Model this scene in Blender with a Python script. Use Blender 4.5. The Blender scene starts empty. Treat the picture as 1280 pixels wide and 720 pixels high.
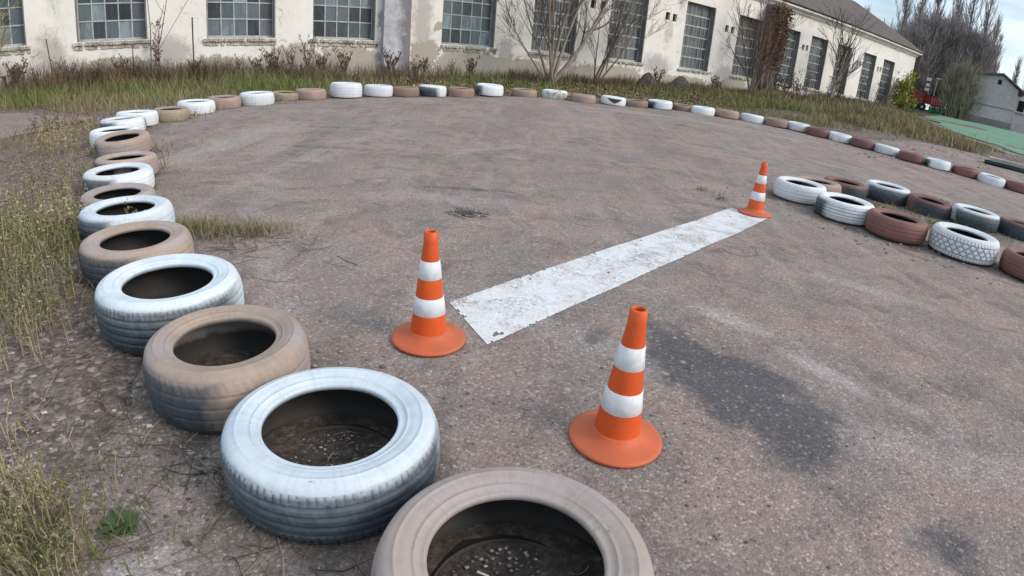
import bpy, bmesh, math, random
import numpy as np
from mathutils import Vector, Matrix

rnd = random.Random(7)
rng = np.random.default_rng(11)
scene = bpy.context.scene
COL = scene.collection
R = math.radians

# ------------------------------------------------------------------ camera
cd = bpy.data.cameras.new("camera")
cd.type = 'PANO'
cd.sensor_width = 36.0
cd.sensor_fit = 'HORIZONTAL'
try:
    cd.panorama_type = 'FISHEYE_LENS_POLYNOMIAL'
    tgt = cd
except Exception:
    tgt = cd.cycles
    tgt.panorama_type = 'FISHEYE_LENS_POLYNOMIAL'
tgt.fisheye_fov = R(170)
tgt.fisheye_polynomial_k0 = 0.0
tgt.fisheye_polynomial_k1 = -0.05044904441901312
tgt.fisheye_polynomial_k2 = 3.651210709943912e-05
tgt.fisheye_polynomial_k3 = 1.4432957638574588e-05
tgt.fisheye_polynomial_k4 = -2.12581925096493e-07
cd.clip_start = 0.02
cd.clip_end = 2000
cam = bpy.data.objects.new("camera", cd)
COL.objects.link(cam)
EYE = 1.2557
rx = (0.9963998, 0.0331962, 0.0780097)
dn = (0.0847791, -0.3901513, -0.9168394)
fw = (0.0, 0.9201521, -0.3915610)
m = Matrix(((rx[0], -dn[0], -fw[0], 0), (rx[1], -dn[1], -fw[1], 0), (rx[2], -dn[2], -fw[2], EYE), (0, 0, 0, 1)))
cam.matrix_world = m
scene.camera = cam

# ------------------------------------------------------------------ sky and light
SUN_EL, SUN_AZ = R(34), R(112)      # azimuth measured clockwise from +Y: sun to the right, a little behind
world = bpy.data.worlds.new("World")
scene.world = world
world.use_nodes = True
wn, wl = world.node_tree.nodes, world.node_tree.links
wn.clear()
sky = wn.new('ShaderNodeTexSky')
sky.sky_type = 'NISHITA'
sky.sun_disc = False
sky.sun_elevation = SUN_EL
sky.sun_rotation = SUN_AZ
sky.air_density = 1.0
sky.dust_density = 1.5
sky.ozone_density = 1.2
tc = wn.new('ShaderNodeTexCoord')
mp = wn.new('ShaderNodeMapping')
mp.inputs['Scale'].default_value = (1.2, 1.2, 4.5)
nz = wn.new('ShaderNodeTexNoise')
nz.inputs['Scale'].default_value = 2.2
nz.inputs['Detail'].default_value = 7
nz.inputs['Roughness'].default_value = 0.55
cr = wn.new('ShaderNodeValToRGB')
cr.color_ramp.elements[0].position = 0.36
cr.color_ramp.elements[0].color = (0.16, 0.16, 0.16, 1)
cr.color_ramp.elements[1].position = 0.60
cr.color_ramp.elements[1].color = (0.9, 0.9, 0.9, 1)
mx = wn.new('ShaderNodeMix')
mx.data_type = 'RGBA'
bg = wn.new('ShaderNodeBackground')
out = wn.new('ShaderNodeOutputWorld')
wl.new(tc.outputs['Generated'], mp.inputs['Vector'])
wl.new(mp.outputs['Vector'], nz.inputs['Vector'])
wl.new(nz.outputs['Fac'], cr.inputs['Fac'])
wl.new(cr.outputs['Color'], mx.inputs[0])
wl.new(sky.outputs['Color'], mx.inputs[6])
mx.inputs[7].default_value = (7.6, 8.6, 9.2, 1)      # bright cloud
wl.new(mx.outputs[2], bg.inputs['Color'])
bg.inputs['Strength'].default_value = 0.125
wl.new(bg.outputs['Background'], out.inputs['Surface'])

sd = bpy.data.lights.new("sun", 'SUN')
sd.energy = 1.7
sd.angle = R(20)
sd.color = (1.0, 0.90, 0.78)
sun = bpy.data.objects.new("sun", sd)
COL.objects.link(sun)
sdir = Vector((math.sin(SUN_AZ) * math.cos(SUN_EL), math.cos(SUN_AZ) * math.cos(SUN_EL), math.sin(SUN_EL)))
sun.rotation_euler = sdir.to_track_quat('Z', 'Y').to_euler()
sun.location = (10, -6, 20)

scene.view_settings.view_transform = 'Standard'
scene.view_settings.look = 'None'
scene.view_settings.gamma = 1
scene.view_settings.exposure = 0.32
scene.render.engine = 'CYCLES'
scene.cycles.max_bounces = 5
scene.cycles.diffuse_bounces = 3
scene.cycles.use_denoising = True

# ------------------------------------------------------------------ terrain height
WANG = 0.589150
WD = (math.cos(WANG), math.sin(WANG))           # along the factory wall
WN = (-WD[1], WD[0])                            # away from the yard
WDIST = 18.1329


def wpt(s, z=0.0, off=0.0):
    d = WDIST + off
    return (WN[0] * d + WD[0] * s, WN[1] * d + WD[1] * s, z)


#TYRES-BEGIN  x, y, outer diameter, height of the ground there
ROW = [(0.063, 0.893, .672, 0), (-.508, 1.325, .662, 0), (-1.037, 1.697, .620, 0), (-1.575, 2.153, .675, 0),
       (-2.148, 2.696, .645, 0.005), (-2.637, 3.257, .650, 0.01),
       (-3.10, 3.76, 0.592, .015), (-3.517, 4.31, 0.622, .024), (-3.8, 4.8, 0.615, .035), (-4.52, 5.71, 0.643, .059),
       (-5.03, 6.19, 0.621, .075), (-5.47, 6.94, 0.632, .098), (-5.71, 7.57, 0.635, .118), (-5.5, 8.15, 0.577, .13),
       (-5.48, 8.87, 0.631, .152), (-5.34, 9.57, 0.607, .173), (-4.93, 10.05, 0.635, .184), (-4.71, 10.86, 0.58, .212),
       (-4.27, 11.08, 0.618, .215), (-3.69, 11.53, 0.66, .225), (-3.14, 12.01, 0.612, .239), (-2.62, 12.29, 0.611, .245),
       (-2.1, 12.64, 0.627, .255), (-1.52, 13.0, 0.616, .265), (-0.91, 13.52, 0.65, .284), (-0.11, 14.06, 0.625, .302),
       (0.64, 14.27, 0.633, .304), (1.32, 14.01, 0.625, .284), (2.08, 14.22, 0.624, .286), (2.69, 14.44, 0.605, .29),
       (3.35, 14.68, 0.65, .294), (4.05, 14.99, 0.605, .3), (4.5, 14.7, 0.617, .28), (5.15, 14.68, 0.625, .27),
       (5.83, 14.65, 0.621, .258), (6.44, 14.47, 0.62, .241), (7.04, 14.4, 0.61, .227), (7.37, 13.92, 0.613, .202),
       (7.88, 13.67, 0.616, .184), (8.25, 13.18, 0.617, .16), (8.74, 12.82, 0.618, .138), (9.04, 12.22, 0.623, .115),
       (9.58, 11.89, 0.628, .094), (10.21, 11.64, 0.618, .072), (10.58, 11.12, 0.623, .051), (11.15, 10.82, 0.62, .028)]
ISLAND = [(3.22, 6.2, 0.612, .031), (3.44, 5.53, 0.627, .022), (3.78, 5.05, 0.63, .018), (4.33, 4.66, 0.675, .015),
          (4.83, 4.2, 0.619, .012), (3.63, 6.56, 0.604, .036), (4.14, 6.78, 0.585, .04), (4.89, 6.93, 0.62, .042),
          (5.27, 6.49, 0.597, .035), (5.74, 6.13, 0.627, .03), (6.39, 5.94, 0.612, .026)]
#TYRES-END
ANCH = [(x, y, z) for x, y, d, z in ROW + ISLAND]
ANCH += [(0, 0, 0), (0, -4, 0), (-2, 0, 0), (2, 1.5, 0), (3, 0, 0), (4, 3, 0), (1.5, 5, 0), (6, 3, 0.01), (9, 0, 0), (-4, 1, 0.0),
         (-8, 0, 0), (-8, 5, 0.04), (0, 7, .04), (3, 9, .08), (6, 9, .06), (9, 7, .03), (0, -12, 0), (12, -6, 0), (-10, -8, 0),
         (-9, 9, .14), (-12, 9, .2), (-14, 5, .15), (14, 5, .05), (20, 3, .3), (13, 10.8, .12),
         (13.7, 20.9, .5), (12.9, 15.3, .42), (12.5, 13.0, .3), (16.7, 22.5, .62), (19.7, 22.6, .68), (18.5, 18.2, .62), (17, 17.3, .55),
         (13.4, 13.4, .36), (24, 32, 1.0), (30.3, 39.8, 1.42), (32, 43.5, 1.5), (28, 24, .95), (37.4, 47, 1.75), (34.5, 36.2, 1.45), (42, 43, 1.8),
         (60, 60, 2.0), (50, 20, 1.6), (30, 8, .7), (100, 40, 2), (60, 100, 2.0), (-30, 40, .5), (0, 60, .8), (-60, 0, 0), (0, -60, 0)]
for s, z in ((-14, .30), (-10, .32), (-6, .35), (-2, .35), (2, .35), (6, .36), (10, .38), (14, .45), (18, .52), (22, .6), (26, .68), (30, .78), (34, .9), (38, 1.05), (42, 1.2), (46.5, 1.35)):
    p = wpt(s, 0, -.1)
    ANCH.append((p[0], p[1], z))
    p = wpt(s, 0, 9.0)
    ANCH.append((p[0], p[1], z))
ANCH = np.array(ANCH)


def H(x, y):
    x = np.asarray(x, float); y = np.asarray(y, float)
    d2 = (x[..., None] - ANCH[:, 0]) ** 2 + (y[..., None] - ANCH[:, 1]) ** 2
    w = 1.0 / (d2 + 0.35) ** 2
    z = (w * ANCH[:, 2]).sum(-1) / w.sum(-1)
    return z


def h(x, y):
    return float(H(x, y))
#TERRAIN-END


# ------------------------------------------------------------------ material helpers
def mat(name):
    mm = bpy.data.materials.new(name)
    mm.use_nodes = True
    return mm, mm.node_tree.nodes, mm.node_tree.links, mm.node_tree.nodes['Principled BSDF']


def noise(N, L, vec, scale, detail=4, rough=.55, dist=0.0):
    n = N.new('ShaderNodeTexNoise')
    n.inputs['Scale'].default_value = scale
    n.inputs['Detail'].default_value = detail
    n.inputs['Roughness'].default_value = rough
    n.inputs['Distortion'].default_value = dist
    if vec is not None: L.new(vec, n.inputs['Vector'])
    return n.outputs['Fac']


def ramp(N, L, fac, stops):
    n = N.new('ShaderNodeValToRGB')
    e = n.color_ramp.elements
    while len(e) < len(stops): e.new(0.5)
    for el, (p, c) in zip(e, stops):
        el.position = p
        el.color = (c, c, c, 1) if isinstance(c, (int, float)) else (*c, 1)
    L.new(fac, n.inputs['Fac'])
    return n.outputs['Color']


def mixc(N, L, fac, a, b, mode='MIX'):
    n = N.new('ShaderNodeMix'); n.data_type = 'RGBA'; n.blend_type = mode
    for v, i in ((fac, 0), (a, 6), (b, 7)):
        if hasattr(v, 'is_linked') or hasattr(v, 'links'): L.new(v, n.inputs[i])
        elif i == 0: n.inputs[0].default_value = v
        else: n.inputs[i].default_value = (*v, 1) if len(v) == 3 else v
    return n.outputs[2]


def maths(N, L, op, a, b=None, c=None, clamp=False):
    n = N.new('ShaderNodeMath'); n.operation = op; n.use_clamp = clamp
    for i, v in enumerate((a, b, c)):
        if v is None: continue
        if isinstance(v, (int, float)): n.inputs[i].default_value = v
        else: L.new(v, n.inputs[i])
    return n.outputs[0]


def bump(N, L, bsdf, height, strength=.3, dist=.01, prev=None):
    b = N.new('ShaderNodeBump')
    b.inputs['Strength'].default_value = strength
    b.inputs['Distance'].default_value = dist
    L.new(height, b.inputs['Height'])
    if prev is not None: L.new(prev, b.inputs['Normal'])
    L.new(b.outputs[0], bsdf.inputs['Normal'])
    return b.outputs[0]


def pos(N):
    return N.new('ShaderNodeNewGeometry').outputs['Position']


def objc(N):
    return N.new('ShaderNodeTexCoord').outputs['Object']


def orand(N):
    return N.new('ShaderNodeObjectInfo').outputs['Random']


def simple(name, color, rough=.8, var=.25, scale=8, bumps=.15, metallic=0, bdist=.01, spec=.3):
    mm, N, L, B = mat(name)
    v = objc(N)
    f = noise(N, L, v, scale, 6, .6)
    f2 = noise(N, L, v, scale * 6, 3, .6)
    c = mixc(N, L, ramp(N, L, f, [(.3, 0), (.7, 1)]), tuple(x * (1 - var) for x in color), tuple(min(1, x * (1 + var)) for x in color))
    c = mixc(N, L, .35, c, mixc(N, L, 1.0, c, ramp(N, L, f2, [(.3, .6), (.7, 1.25)]), 'MULTIPLY'))
    L.new(c, B.inputs['Base Color'])
    B.inputs['Roughness'].default_value = rough
    B.inputs['Metallic'].default_value = metallic
    B.inputs['Specular IOR Level'].default_value = spec
    if bumps: bump(N, L, B, f2, bumps, bdist)
    return mm


def N_comp(N, L, v, i):
    q = N.new('ShaderNodeSeparateXYZ'); L.new(v, q.inputs[0]); return q.outputs[i]


def N_x(N, L, v): return N_comp(N, L, v, 0)
def N_y(N, L, v): return N_comp(N, L, v, 1)
def N_z(N, L, v): return N_comp(N, L, v, 2)


def leafmat(name, stops, rough=.7, trans=.25):
    """colour varies from blade to blade (random per mesh island)"""
    mm, N, L, B = mat(name)
    g = N.new('ShaderNodeNewGeometry')
    c = ramp(N, L, g.outputs['Random Per Island'], stops)
    n = noise(N, L, g.outputs['Position'], 1.3, 3)
    c = mixc(N, L, 1.0, c, ramp(N, L, n, [(.3, .65), (.7, 1.3)]), 'MULTIPLY')
    L.new(c, B.inputs['Base Color'])
    B.inputs['Roughness'].default_value = rough
    B.inputs['Specular IOR Level'].default_value = .2
    return mm


# ------------------------------------------------------------------ mesh helpers
class MB:
    """collects polygons"""
    def __init__(s): s.v = []; s.f = []

    def add(s, vs, fs):
        o = len(s.v); s.v += [tuple(p) for p in vs]; s.f += [tuple(i + o for i in f) for f in fs]; return s

    def box(s, x0, y0, z0, x1, y1, z1, M=None, jit=0):
        vs = [(x0, y0, z0), (x1, y0, z0), (x1, y1, z0), (x0, y1, z0), (x0, y0, z1), (x1, y0, z1), (x1, y1, z1), (x0, y1, z1)]
        if jit: vs = [tuple(c + rnd.uniform(-jit, jit) for c in p) for p in vs]
        if M: vs = [tuple(M @ Vector(p)) for p in vs]
        return s.add(vs, [(0, 3, 2, 1), (4, 5, 6, 7), (0, 1, 5, 4), (1, 2, 6, 5), (2, 3, 7, 6), (3, 0, 4, 7)])

    def tube(s, pts, rad, sides=5, cap=True):
        pts = [Vector(p) for p in pts]
        if isinstance(rad, (int, float)): rad = [rad] * len(pts)
        o = len(s.v); prev = None
        for i, p in enumerate(pts):
            d = (pts[min(i + 1, len(pts) - 1)] - pts[max(i - 1, 0)])
            if d.length < 1e-9: d = Vector((0, 0, 1))
            d.normalize()
            ref = prev if prev is not None else (Vector((1, 0, 0)) if abs(d.x) < .8 else Vector((0, 1, 0)))
            u = (ref - d * ref.dot(d))
            if u.length < 1e-6: u = d.orthogonal()
            u.normalize(); w = d.cross(u); prev = u
            for k in range(sides):
                a = 2 * math.pi * k / sides
                s.v.append(tuple(p + (u * math.cos(a) + w * math.sin(a)) * rad[i]))
        for i in range(len(pts) - 1):
            for k in range(sides):
                a = o + i * sides + k; b = o + i * sides + (k + 1) % sides
                s.f.append((a, b, b + sides, a + sides))
        if cap:
            s.f.append(tuple(o + k for k in range(sides))[::-1])
            s.f.append(tuple(o + (len(pts) - 1) * sides + k for k in range(sides)))
        return s

    def lathe(s, prof, seg=48, closed=False, c=(0, 0, 0), wob=None):
        o = len(s.v); n = len(prof)
        for k in range(seg):
            a = 2 * math.pi * k / seg
            for j, (r, z) in enumerate(prof):
                rr = r
                if wob: rr, z = wob(a, j, r, z)
                s.v.append((c[0] + rr * math.cos(a), c[1] + rr * math.sin(a), c[2] + z))
        for k in range(seg):
            k2 = (k + 1) % seg
            for j in range(n if closed else n - 1):
                j2 = (j + 1) % n
                s.f.append((o + k * n + j, o + k2 * n + j, o + k2 * n + j2, o + k * n + j2))
        return s

    def mesh(s, name, mt=None, smooth=False):
        me = bpy.data.meshes.new(name)
        me.from_pydata(s.v, [], s.f)
        if mt: me.materials.append(mt)
        if smooth: me.shade_smooth()
        me.update()
        return me

    def obj(s, name, mt=None, parent=None, smooth=False, **k):
        return link(name, s.mesh(name, mt, smooth), parent, **k)


def link(name, data, parent=None, loc=None, rz=None, label=None, cat=None, group=None, kind=None):
    o = bpy.data.objects.new(name, data)
    COL.objects.link(o)
    if parent: o.parent = parent
    if loc: o.location = loc
    if rz is not None: o.rotation_euler = (0, 0, rz)
    tag(o, label, cat, group, kind)
    return o


def tag(o, label=None, cat=None, group=None, kind=None):
    if label: o['label'] = label
    if cat: o['category'] = cat
    if group: o['group'] = group
    if kind: o['kind'] = kind


def thing(name, label, cat, loc=(0, 0, 0), rz=0, group=None):
    return link(name, None, None, loc, rz, label, cat, group)


def copy_tree(o, parent=None):
    c = o.copy(); COL.objects.link(c)
    if parent: c.parent = parent
    for ch in o.children: copy_tree(ch, c)
    return c


def np_mesh(name, verts, faces, mt=None, smooth=False):
    """verts (n,3), faces (m,3|4) numpy"""
    me = bpy.data.meshes.new(name)
    verts = np.asarray(verts, np.float32); faces = np.asarray(faces, np.int32)
    k = faces.shape[1]
    me.vertices.add(len(verts)); me.vertices.foreach_set('co', verts.ravel())
    me.loops.add(faces.size); me.loops.foreach_set('vertex_index', faces.ravel())
    me.polygons.add(len(faces))
    me.polygons.foreach_set('loop_start', np.arange(0, faces.size, k, dtype=np.int32))
    me.update(calc_edges=True)
    if mt: me.materials.append(mt)
    if smooth: me.shade_smooth()
    return me


def smoothnoise(x, y, sc, seed=0):
    """cheap value noise, -1..1"""
    r = np.random.default_rng(seed); T = r.uniform(-1, 1, (256, 256))
    x = x * sc + 37.3; y = y * sc + 91.7
    xi = np.floor(x).astype(int); yi = np.floor(y).astype(int); fx = x - xi; fy = y - yi
    fx = fx * fx * (3 - 2 * fx); fy = fy * fy * (3 - 2 * fy)
    g = lambda a, b: T[a % 256, b % 256]
    return (g(xi, yi) * (1 - fx) + g(xi + 1, yi) * fx) * (1 - fy) + (g(xi, yi + 1) * (1 - fx) + g(xi + 1, yi + 1) * fx) * fy


# ------------------------------------------------------------------ ground materials
def ground_mats():
    # asphalt of the yard: worn, pinkish brown, with exposed chippings
    mm, N, L, B = mat("worn_asphalt")
    P = pos(N)
    big = noise(N, L, P, .35, 5, .6, .6)
    mid = noise(N, L, P, 1.7, 6, .62, .4)
    fine = noise(N, L, P, 28, 5, .7)
    c = mixc(N, L, ramp(N, L, big, [(.35, 0), (.65, 1)]), (.262, .212, .194), (.244, .215, .205))
    c = mixc(N, L, ramp(N, L, mid, [(.44, 0), (.60, 1)]), c, (.315, .240, .215))
    c = mixc(N, L, 1.0, c, ramp(N, L, noise(N, L, P, .55, 7, .68, 1.2), [(.30, .82), (.5, 1.0), (.70, 1.16)]), 'MULTIPLY')
    c = mixc(N, L, ramp(N, L, noise(N, L, P, 3.1, 6, .65, 1.0), [(.50, 0), (.68, .75)]), c, (.150, .122, .115))
    # long drive streaks
    mpn = N.new('ShaderNodeMapping'); mpn.inputs['Rotation'].default_value = (0, 0, R(28)); mpn.inputs['Scale'].default_value = (2.6, .32, 1)
    L.new(P, mpn.inputs['Vector'])
    st = noise(N, L, mpn.outputs[0], 1.5, 5, .6, .4)
    c = mixc(N, L, ramp(N, L, st, [(.54, 0), (.70, .55)]), c, (.37, .31, .285))
    at_ = N.new('ShaderNodeAttribute'); at_.attribute_name = 'zone'
    sep = N.new('ShaderNodeSeparateColor'); L.new(at_.outputs['Color'], sep.inputs[0])
    # red: tar patches, smears and the pothole's painted shade; green: pale dust; blue: loose dirt
    nj = maths(N, L, 'MULTIPLY', maths(N, L, 'SUBTRACT', noise(N, L, P, 6, 6, .7), .5), .9)
    tar_shade = ramp(N, L, maths(N, L, 'ADD', sep.outputs[0], nj), [(.36, 0), (.62, .9)])
    dust = ramp(N, L, maths(N, L, 'ADD', sep.outputs[1], nj), [(.35, 0), (.75, .8)])
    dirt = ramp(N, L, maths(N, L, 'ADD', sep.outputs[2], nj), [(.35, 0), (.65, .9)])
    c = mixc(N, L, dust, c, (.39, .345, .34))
    c = mixc(N, L, tar_shade, c, (.092, .088, .098))
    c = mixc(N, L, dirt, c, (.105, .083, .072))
    # chippings
    vo = N.new('ShaderNodeTexVoronoi'); vo.inputs['Scale'].default_value = 105; vo.inputs['Randomness'].default_value = 1
    L.new(P, vo.inputs['Vector'])
    vs = N.new('ShaderNodeSeparateColor'); L.new(vo.outputs['Color'], vs.inputs[0])
    chip = ramp(N, L, vs.outputs[0], [(.0, .72), (.35, .92), (.7, 1.05), (.90, 1.2), (.975, 1.7)])
    chip2 = ramp(N, L, vo.outputs['Distance'], [(.25, 1.0), (.75, .55)])
    c = mixc(N, L, .85, c, mixc(N, L, 1.0, c, chip, 'MULTIPLY'))
    c = mixc(N, L, .45, c, mixc(N, L, 1.0, c, chip2, 'MULTIPLY'))
    vo2 = N.new('ShaderNodeTexVoronoi'); vo2.inputs['Scale'].default_value = 17
    L.new(P, vo2.inputs['Vector'])
    vs2 = N.new('ShaderNodeSeparateColor'); L.new(vo2.outputs['Color'], vs2.inputs[0])
    big_st = maths(N, L, 'MULTIPLY', ramp(N, L, vs2.outputs[1], [(.93, 0), (.95, 1)]), ramp(N, L, vo2.outputs['Distance'], [(.18, 1), (.3, 0)]))
    c = mixc(N, L, maths(N, L, 'MULTIPLY', big_st, .55), c, (.40, .37, .35))
    vo4 = N.new('ShaderNodeTexVoronoi'); vo4.inputs['Scale'].default_value = 48; L.new(P, vo4.inputs['Vector'])
    vs4 = N.new('ShaderNodeSeparateColor'); L.new(vo4.outputs['Color'], vs4.inputs[0])
    core = ramp(N, L, vo4.outputs['Distance'], [(.30, 1), (.48, 0)])
    c = mixc(N, L, maths(N, L, 'MULTIPLY', core, ramp(N, L, vs4.outputs[0], [(.84, 0), (.89, .38)])), c, (.40, .35, .33))
    c = mixc(N, L, maths(N, L, 'MULTIPLY', core, ramp(N, L, vs4.outputs[1], [(.78, 0), (.84, .5)])), c, (.105, .085, .080))
    # branching cracks filled with dust
    vc = N.new('ShaderNodeTexVoronoi'); vc.feature = 'DISTANCE_TO_EDGE'; vc.inputs['Scale'].default_value = .55
    nwp = N.new('ShaderNodeTexNoise'); nwp.inputs['Scale'].default_value = 1.8; nwp.inputs['Detail'].default_value = 5; L.new(P, nwp.inputs['Vector'])
    va_ = N.new('ShaderNodeVectorMath'); va_.operation = 'MULTIPLY_ADD'; L.new(nwp.outputs['Color'], va_.inputs[0]); va_.inputs[1].default_value = (1.3, 1.3, 0); L.new(P, va_.inputs[2])
    L.new(va_.outputs[0], vc.inputs['Vector'])
    ck = maths(N, L, 'MULTIPLY', ramp(N, L, vc.outputs['Distance'], [(.003, .5), (.008, 0)]), ramp(N, L, noise(N, L, P, .8, 3), [(.54, 0), (.62, 1)]))
    c = mixc(N, L, ck, c, (.075, .060, .055))
    L.new(c, B.inputs['Base Color'])
    B.inputs['Roughness'].default_value = .88
    B.inputs['Specular IOR Level'].default_value = .25
    hsum = maths(N, L, 'ADD', maths(N, L, 'MULTIPLY', vo.outputs['Distance'], -1.0), maths(N, L, 'MULTIPLY', fine, 1.2))
    b1 = bump(N, L, B, hsum, .6, .004)
    bump(N, L, B, mid, .5, .03, b1)
    asph = mm
    # dirt ground
    mm, N, L, B = mat("dry_soil")
    P = pos(N)
    a = noise(N, L, P, .9, 6, .6, .5); f = noise(N, L, P, 12, 6, .7); g = noise(N, L, P, 60, 4, .7)
    c = mixc(N, L, ramp(N, L, a, [(.35, 0), (.65, 1)]), (.155, .118, .100), (.235, .195, .175))
    c = mixc(N, L, ramp(N, L, f, [(.45, 0), (.62, .8)]), c, (.098, .080, .070))
    at_ = N.new('ShaderNodeAttribute'); at_.attribute_name = 'zone'
    sep = N.new('ShaderNodeSeparateColor'); L.new(at_.outputs['Color'], sep.inputs[0])
    c = mixc(N, L, ramp(N, L, maths(N, L, 'ADD', sep.outputs[0], maths(N, L, 'MULTIPLY', maths(N, L, 'SUBTRACT', f, .5), 1.0)), [(.35, 0), (.7, .85)]), c, (.055, .050, .028))
    c = mixc(N, L, .8, c, mixc(N, L, 1.0, c, ramp(N, L, g, [(.3, .5), (.5, 1), (.7, 1.5)]), 'MULTIPLY'))
    vo = N.new('ShaderNodeTexVoronoi'); vo.inputs['Scale'].default_value = 38
    L.new(P, vo.inputs['Vector'])
    vs = N.new('ShaderNodeSeparateColor'); L.new(vo.outputs['Color'], vs.inputs[0])
    c = mixc(N, L, 1.0, c, ramp(N, L, vs.outputs[0], [(.0, .7), (.8, 1.1), (.95, 1.9)]), 'MULTIPLY')
    L.new(c, B.inputs['Base Color'])
    B.inputs['Roughness'].default_value = .95
    B.inputs['Specular IOR Level'].default_value = .15
    hh = maths(N, L, 'ADD', f, maths(N, L, 'MULTIPLY', vo.outputs['Distance'], -.5))
    bump(N, L, B, hh, .9, .02)
    return asph, mm


M_ASPH, M_SOIL = ground_mats()

# polar sheets
RINGS = np.concatenate([np.geomspace(.25, 30, 215), np.geomspace(31, 900, 45)])
NSEC = 300


def seg_dist(x, y, ax, ay, bx, by):
    dx, dy = bx - ax, by - ay
    t = np.clip(((x - ax) * dx + (y - ay) * dy) / (dx * dx + dy * dy + 1e-12), 0, 1)
    return np.hypot(x - ax - t * dx, y - ay - t * dy)


def poly_sd(x, y, P):
    """signed distance, positive inside"""
    ins = np.zeros(x.shape, bool); d = np.full(x.shape, 1e9)
    n = len(P)
    for i in range(n):
        (ax, ay), (bx, by) = P[i], P[(i + 1) % n]
        d = np.minimum(d, seg_dist(x, y, ax, ay, bx, by))
        c = ((ay > y) != (by > y)) & (x < (bx - ax) * (y - ay) / (by - ay + 1e-12) + ax)
        ins ^= c
    return np.where(ins, d, -d)


def blob(x, y, cx, cy, a, b, ang):
    c, s = math.cos(ang), math.sin(ang)
    u = ((x - cx) * c + (y - cy) * s) / a; v = (-(x - cx) * s + (y - cy) * c) / b
    return np.exp(-(u * u + v * v))


def polar(rings, nsec):
    a = np.linspace(0, 2 * np.pi, nsec, endpoint=False)
    rr, aa = np.meshgrid(rings, a, indexing='ij')
    x, y = (rr * np.cos(aa)).ravel(), (rr * np.sin(aa)).ravel()
    i, j = np.meshgrid(np.arange(len(rings) - 1), np.arange(nsec), indexing='ij')
    j2 = (j + 1) % nsec
    f = np.stack([i * nsec + j, (i + 1) * nsec + j, (i + 1) * nsec + j2, i * nsec + j2], -1).reshape(-1, 4)
    return x, y, f


def Hbig(x, y):
    z = np.empty(len(x))
    for k in range(0, len(x), 20000): z[k:k + 20000] = H(x[k:k + 20000], y[k:k + 20000])
    return z


def set_zone(me, rgb):
    ca = me.color_attributes.new('zone', 'FLOAT_COLOR', 'POINT')
    arr = np.ones((len(me.vertices), 4), np.float32); arr[:, :3] = rgb
    ca.data.foreach_set('color', arr.ravel())


row_xy = [(t[0], t[1]) for t in ROW]
YARD = [(-.2, -25), (-.75, -1.0), (-1.05, .6), (-1.35, 1.55), (-1.85, 2.35), (-2.5, 3.15), (-3.3, 3.9), (-4.1, 4.7), (-4.9, 5.7), (-5.6, 6.8),
        (-6.0, 7.7), (-5.85, 8.9), (-5.5, 10.0), (-4.8, 11.2), (-3.7, 12.0), (-2.2, 13.1), (-.9, 13.9), (1.2, 14.6), (3.6, 15.1), (6.2, 15.1),
        (7.6, 15.4), (9.5, 15.9), (11.5, 16.2), (13.4, 15.9), (14.6, 14.2), (16.5, 11.5), (24, 6), (30, -25)]
OLD = [(-22, 6.5), (-13, 6.9), (-8.6, 6.3), (-6.9, 7.0), (-7.2, 8.4), (-9, 9.0), (-12, 9.3), (-22, 10.5)]


def patch_sd(x, y):
    j = smoothnoise(x, y, 1.3, 3) * .16 + smoothnoise(x, y, 4.7, 4) * .07 + smoothnoise(x, y, 13, 8) * .03
    return np.maximum(poly_sd(x, y, YARD), poly_sd(x, y, OLD)) + j


x, y, F = polar(RINGS, NSEC)
z = Hbig(x, y) + .012 * smoothnoise(x, y, 2.5, 1) * np.clip(np.hypot(x, y) / 3, 0, 1)
sd = patch_sd(x, y)
zs = z - np.clip(sd, 0, .3) * .25                                # the soil dips under the pavement
g_me = np_mesh("ground", np.stack([x, y, zs - .004], 1), F, M_SOIL, True)
# cap at the centre
bmv = None
wall_d = WDIST - (x * WN[0] + y * WN[1])
s_al = x * WD[0] + y * WD[1]
green = np.clip(1.2 - np.abs(wall_d - 1.9) / 2.6, 0, 1) * (s_al > -14) * (wall_d > -2)
green = np.maximum(green, blob(x, y, -2.0, 1.3, .8, 1.2, .4) * .35)
green = np.maximum(green, blob(x, y, -3.6, 3.2, 1.0, 1.6, .6) * .5)
green = np.maximum(green, (np.hypot(x, y) > 55) * 1.0)
green = np.maximum(green, ((wall_d > 0) & (s_al < -14)) * .7)
set_zone(g_me, np.stack([green, green * 0, green * 0], 1))
o = link("ground", g_me, kind='structure')
bm = MB(); bm.add([(0, 0, -.06)] + [(RINGS[0] * math.cos(2 * math.pi * k / 60), RINGS[0] * math.sin(2 * math.pi * k / 60), -.0595) for k in range(60)], [(0, k + 1, (k + 1) % 60 + 1) for k in range(60)])

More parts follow.
